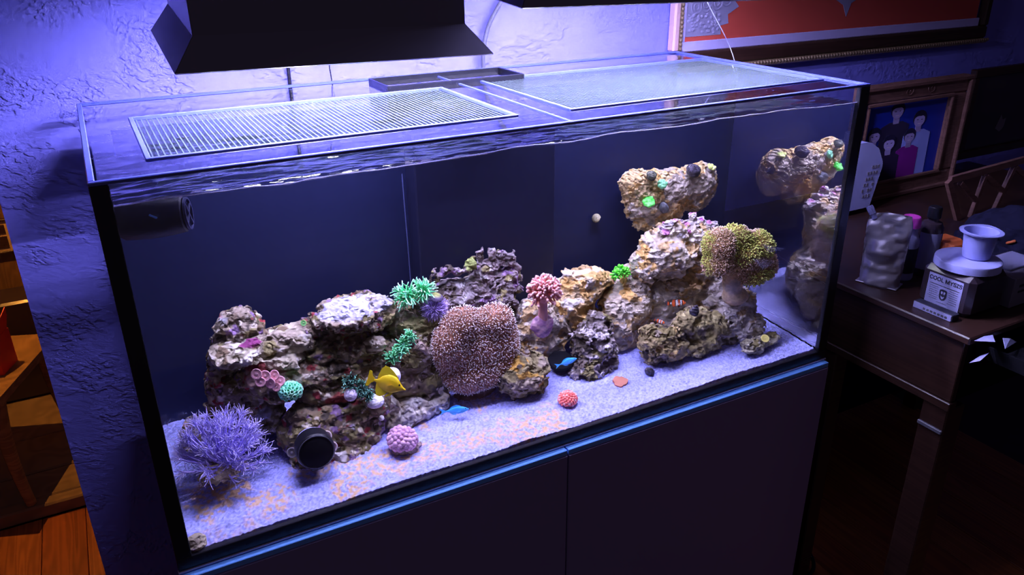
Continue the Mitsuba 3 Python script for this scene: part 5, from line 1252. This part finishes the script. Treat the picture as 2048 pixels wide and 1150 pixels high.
lt = thing('lattice_panel', 'dim wooden lattice panel standing at the back right of the desk', 'lattice panel')
LY = 0.22
def bar(p0, p1, w, name='lattice_bar'):
    p0, p1 = np.array(p0), np.array(p1)
    d_ = unit(p1 - p0)
    n_ = unit(np.cross(d_, [0, 1, 0]))
    v = np.array([p + s1_ * n_ * w / 2 + s2_ * np.array([0, 0.006, 0]) for p in (p0, p1) for s1_ in (-1, 1) for s2_ in (-1, 1)])
    put(name, trimesh.convex.convex_hull(v), 'm_frame_wood', lt)
bar((2.1957, 0.22, 1.1801), (2.6165, 0.22, 1.1971), 0.020, 'top_rail')
bar((2.1897, 0.22, 1.178), (2.2789, 0.22, 1.043), 0.020, 'side_rail')
bar((2.2471, 0.22, 1.1636), (2.3415, 0.22, 1.0964), 0.014)
bar((2.3635, 0.22, 1.1684), (2.3332, 0.22, 1.0175), 0.014)
bar((2.3686, 0.22, 1.1676), (2.4842, 0.22, 1.0983), 0.014)
bar((2.5036, 0.22, 1.1771), (2.4538, 0.22, 1.0462), 0.014)
bar((2.5089, 0.22, 1.1764), (2.6457, 0.22, 1.0987), 0.014)

fab = blob_mesh([((2.091, -0.0267, 1.085), (0.09, 0.10, 0.05)), ((2.1666, -0.0504, 1.1), (0.13, 0.13, 0.065)), ((2.0145, -0.052, 1.07), (0.07, 0.06, 0.03))], h=0.006, rough=0.016, freq=12, pits=0, k=0.03, zmin=DZ)
fk = put('dark_cloth', fab, 'm_cloth', smooth=True, label='dark navy bundle of cloth with orange-red straps at the right edge', cat='cloth')
for a_, b_, c_ in (((2.0379, -0.0297, 1.1), (2.0193, -0.0616, 1.1), (2.0316, -0.0882, 1.12)), ((2.011, -0.0574, 1.085), (2.0227, -0.0764, 1.085), (2.0573, -0.0864, 1.09))):
    m_, _, _ = tubes([a_], [b_], [c_], 0.004, 0.004, 8, 6)
    put('strap', m_, 'm_orange', fk, smooth=True, label='orange-red strap')

# ---------------------------------------------------------------- big picture on the wall
bp = thing('wall_picture', 'large red picture with grey stone-like figures in an ornate frame, upper right on the wall', 'picture')
WX0, WX1, WZ0, WZ1, WY = 1.512, 2.95, 1.468, 2.35, WALL_Y - 0.004
principled('m_canvas', (0.42, 0.055, 0.04), 0.6)
principled('m_mat', (0.40, 0.36, 0.70), 0.7)
principled('m_gilt', (0.20, 0.14, 0.09), 0.45, metallic=0.3)
principled('m_frame_pink', (0.48, 0.30, 0.34), 0.5)
put('canvas', box(WX0 + 0.05, WX1 - 0.05, WY - 0.010, WY - 0.004, 1.535, WZ1 - 0.05), 'm_canvas', bp, label='red canvas')
put('mat_board', rbox(WX0 + 0.04, WX1 - 0.04, WY - 0.016, WY - 0.0105, 1.535, 1.562, 0.001), 'm_mat', bp, label='pale mat border')
put('mat_board', rbox(WX0 + 0.040, WX0 + 0.052, WY - 0.016, WY - 0.0105, 1.5625, WZ1 - 0.05, 0.001), 'm_mat', bp)
put('frame_side', rbox(WX0, WX0 + 0.022, WY - 0.03, WY, WZ0 + 0.07, WZ1, 0.005), 'm_frame_pink', bp, label='pinkish left moulding')
put('frame_side', rbox(WX0 + 0.0225, WX0 + 0.040, WY - 0.022, WY, 1.535, WZ1, 0.004), 'm_gilt', bp, label='gilt beaded inner moulding')
put('frame_side', rbox(WX0 + 0.0405, WX1, WY - 0.030, WY, 1.492, 1.5345, 0.006), 'm_desk', bp, label='dark bottom moulding')
put('frame_side', rbox(WX0 + 0.0405, WX1, WY - 0.038, WY, WZ0 + 0.008, 1.4915, 0.004), 'm_gilt', bp, label='beaded lower edge')
put('frame_side', rbox(WX1 - 0.03, WX1, WY - 0.03, WY, 1.535, WZ1, 0.005), 'm_desk', bp)
put('frame_side', rbox(WX0, WX1 - 0.0305, WY - 0.03, WY, WZ1 + 0.0005, WZ1 + 0.04, 0.005), 'm_desk', bp)
beads = [placed(trimesh.creation.icosphere(1, 0.0062), (x_, WY - 0.036, WZ0 + 0.019), None) for x_ in np.arange(WX0 + 0.05, WX1, 0.0125)]
put('beading', cat_(*beads), 'm_gilt', bp, kind='stuff', smooth=True, label='row of small gilt beads')
beads = [placed(trimesh.creation.icosphere(1, 0.0060), (WX0 + 0.031, WY - 0.022, z_), None) for z_ in np.arange(1.545, WZ1, 0.012)]
put('beading', cat_(*beads), 'm_gilt', bp, kind='stuff', smooth=True)
lion = [(1.566, 1.575), (1.70, 1.575), (1.695, 1.60), (1.725, 1.605), (1.72, 1.63), (1.76, 1.65), (1.74, 1.67), (1.75, 1.69), (1.70, 1.75), (1.566, 1.78)]
principled('m_stone_grey', (0.20, 0.19, 0.33), 0.8)
put('painted_figure', placed(prism(lion, 0.002), (0, WY - 0.011, 0)), 'm_stone_grey', bp, label='grey carved-looking figure at the left')
cur = []
for (cx_, cz_, r_) in ((1.60, 1.655, 0.018), (1.635, 1.66, 0.019), (1.675, 1.665, 0.020), (1.71, 1.672, 0.018), (1.60, 1.70, 0.018), (1.64, 1.70, 0.018), (1.68, 1.705, 0.018)):
    for f_ in (1.0, 0.5):
        cur.append(placed(trimesh.creation.torus(r_ * f_, 0.0028, major_sections=18, minor_sections=5), (cx_, WY - 0.0125, cz_), rotx(math.pi / 2)))
rg_ = np.random.default_rng(6)
for q_ in range(60):
    cur.append(placed(trimesh.creation.icosphere(1, 0.0055), (1.575 + 0.115 * rg_.random(), WY - 0.0115, 1.58 + 0.055 * rg_.random())))
put('painted_curls', cat_(*cur), 'm_stone_grey', bp, kind='stuff', label='grey curls and knobs')
bird = [(2.09, 1.66), (2.16, 1.655), (2.20, 1.635), (2.22, 1.60), (2.235, 1.64), (2.27, 1.655), (2.36, 1.65), (2.37, 1.665), (2.27, 1.675), (2.25, 1.70), (2.20, 1.70), (2.15, 1.68), (2.10, 1.685)]
put('painted_figure', placed(prism(bird, 0.002), (0, WY - 0.011, 0)), 'm_stone_grey', bp, label='small grey figure at the right')

# cable on the floor right of the cabinet
cable('floor_cable', [(1.66, 0.40, 0.006), (1.78, 0.30, 0.006), (1.80, 0.18, 0.006), (1.74, 0.10, 0.006), (1.66, 0.10, 0.006), (1.60, 0.16, 0.006)], 0.006, 'm_black', 'black cable looping on the floor right of the cabinet')

# ---------------------------------------------------------------- next room, left
scene['next_room_lamp'] = {'type': 'point', 'position': [-0.45, 1.95, 1.9], 'intensity': rgb([5.0, 1.9, 0.32])}
bn = thing('wooden_bench', 'low wooden bench with splayed legs in the next room at the left edge', 'bench')
A_, B_ = np.array([-0.428, 1.6065]), np.array([-0.304, 1.935])
dv = (B_ - A_) / np.linalg.norm(B_ - A_)
nv = np.array([-dv[1], dv[0]])
C_, D_ = B_ + dv * 0.12 + nv * 0.55, A_ + nv * 0.55
top = [tuple(A_), tuple(B_ + dv * 0.12), tuple(C_), tuple(D_)]
put('seat', placed(prism(top, 0.030, 'z'), (0, 0, 0.465)), 'm_oldwood', bn)
for (p_, q_) in ((A_ + nv * 0.03 + dv * 0.03, A_ - nv * 0.0 + dv * -0.01), (B_ + dv * 0.08 + nv * 0.05, B_ + dv * 0.11 + nv * 0.02), (D_ - nv * 0.05 + dv * 0.04, D_), (C_ - nv * 0.05 - dv * 0.04, C_)):
    t_ = np.array([p_[0], p_[1], 0.452]); f_0 = np.array([q_[0], q_[1], 0.055])
    m_, _, _ = tubes([t_], [(t_ + f_0) / 2 + np.append(nv * 0.03, 0)], [f_0], 0.026, 0.017, 8, 8)
    put('leg', m_, 'm_oldwood', bn, smooth=True)
rb = thing('red_box', 'open bright red cardboard box with a raised flap on the bench', 'box')
R2 = np.array([[dv[0], -dv[1], 0], [dv[1], dv[0], 0], [0, 0, 1.0]])
bc = np.array([-0.408, 1.82, 0.481])
for a in ((-0.05, 0.05, -0.004, 0.0, 0, 0.13), (-0.05, 0.05, 0.10, 0.104, 0, 0.13), (-0.054, -0.05, -0.004, 0.104, 0, 0.13), (0.05, 0.054, -0.004, 0.104, 0, 0.13)):
    put('side', placed(box(*a), bc, R2), 'm_red', rb)
put('flap', placed(prism([(-0.05, 0.0), (0.05, 0.0), (0.055, 0.05), (0.045, 0.085), (-0.01, 0.05)], 0.003, 'y'), bc + np.array([0, 0, 0.13]), R2 @ rotx(0.2)), 'm_red', rb, label='raised torn flap')
put('bottom', placed(box(-0.05, 0.05, 0.0, 0.10, 0.0005, 0.004), bc, R2), 'm_red', rb)
ps = thing('framed_collage', 'framed collage of small pictures on the brown wall at the left edge', 'picture')
principled('m_paper_tan', (0.50, 0.36, 0.18), 0.7)
put('backing', rbox(-0.80, -0.378, 2.604, 2.618, 0.655, 0.79, 0.002), 'm_paper_tan', ps)
for a in ((-0.80, -0.378, 0.787, 0.797), (-0.80, -0.378, 0.648, 0.658)):
    put('frame_side', rbox(a[0], a[1], 2.596, 2.6175, a[2], a[3], 0.002), 'm_desk', ps)
for i_ in range(6):
    x_ = -0.435 - i_ * 0.062
    put('small_picture', box(x_, x_ + 0.04, 2.600, 2.604, 0.672 + 0.004 * (i_ % 2), 0.722), 'm_desk', ps)
    put('small_picture', box(x_, x_ + 0.04, 2.600, 2.604, 0.734, 0.772), 'm_ink' if i_ % 2 else 'm_desk', ps)
put('storage_chest', rbox(-1.4, -0.30, 2.40, 2.59, 0.053, 0.50, 0.01), 'm_darkbottle', label='dark chest standing behind the bench in the next room', cat='chest')
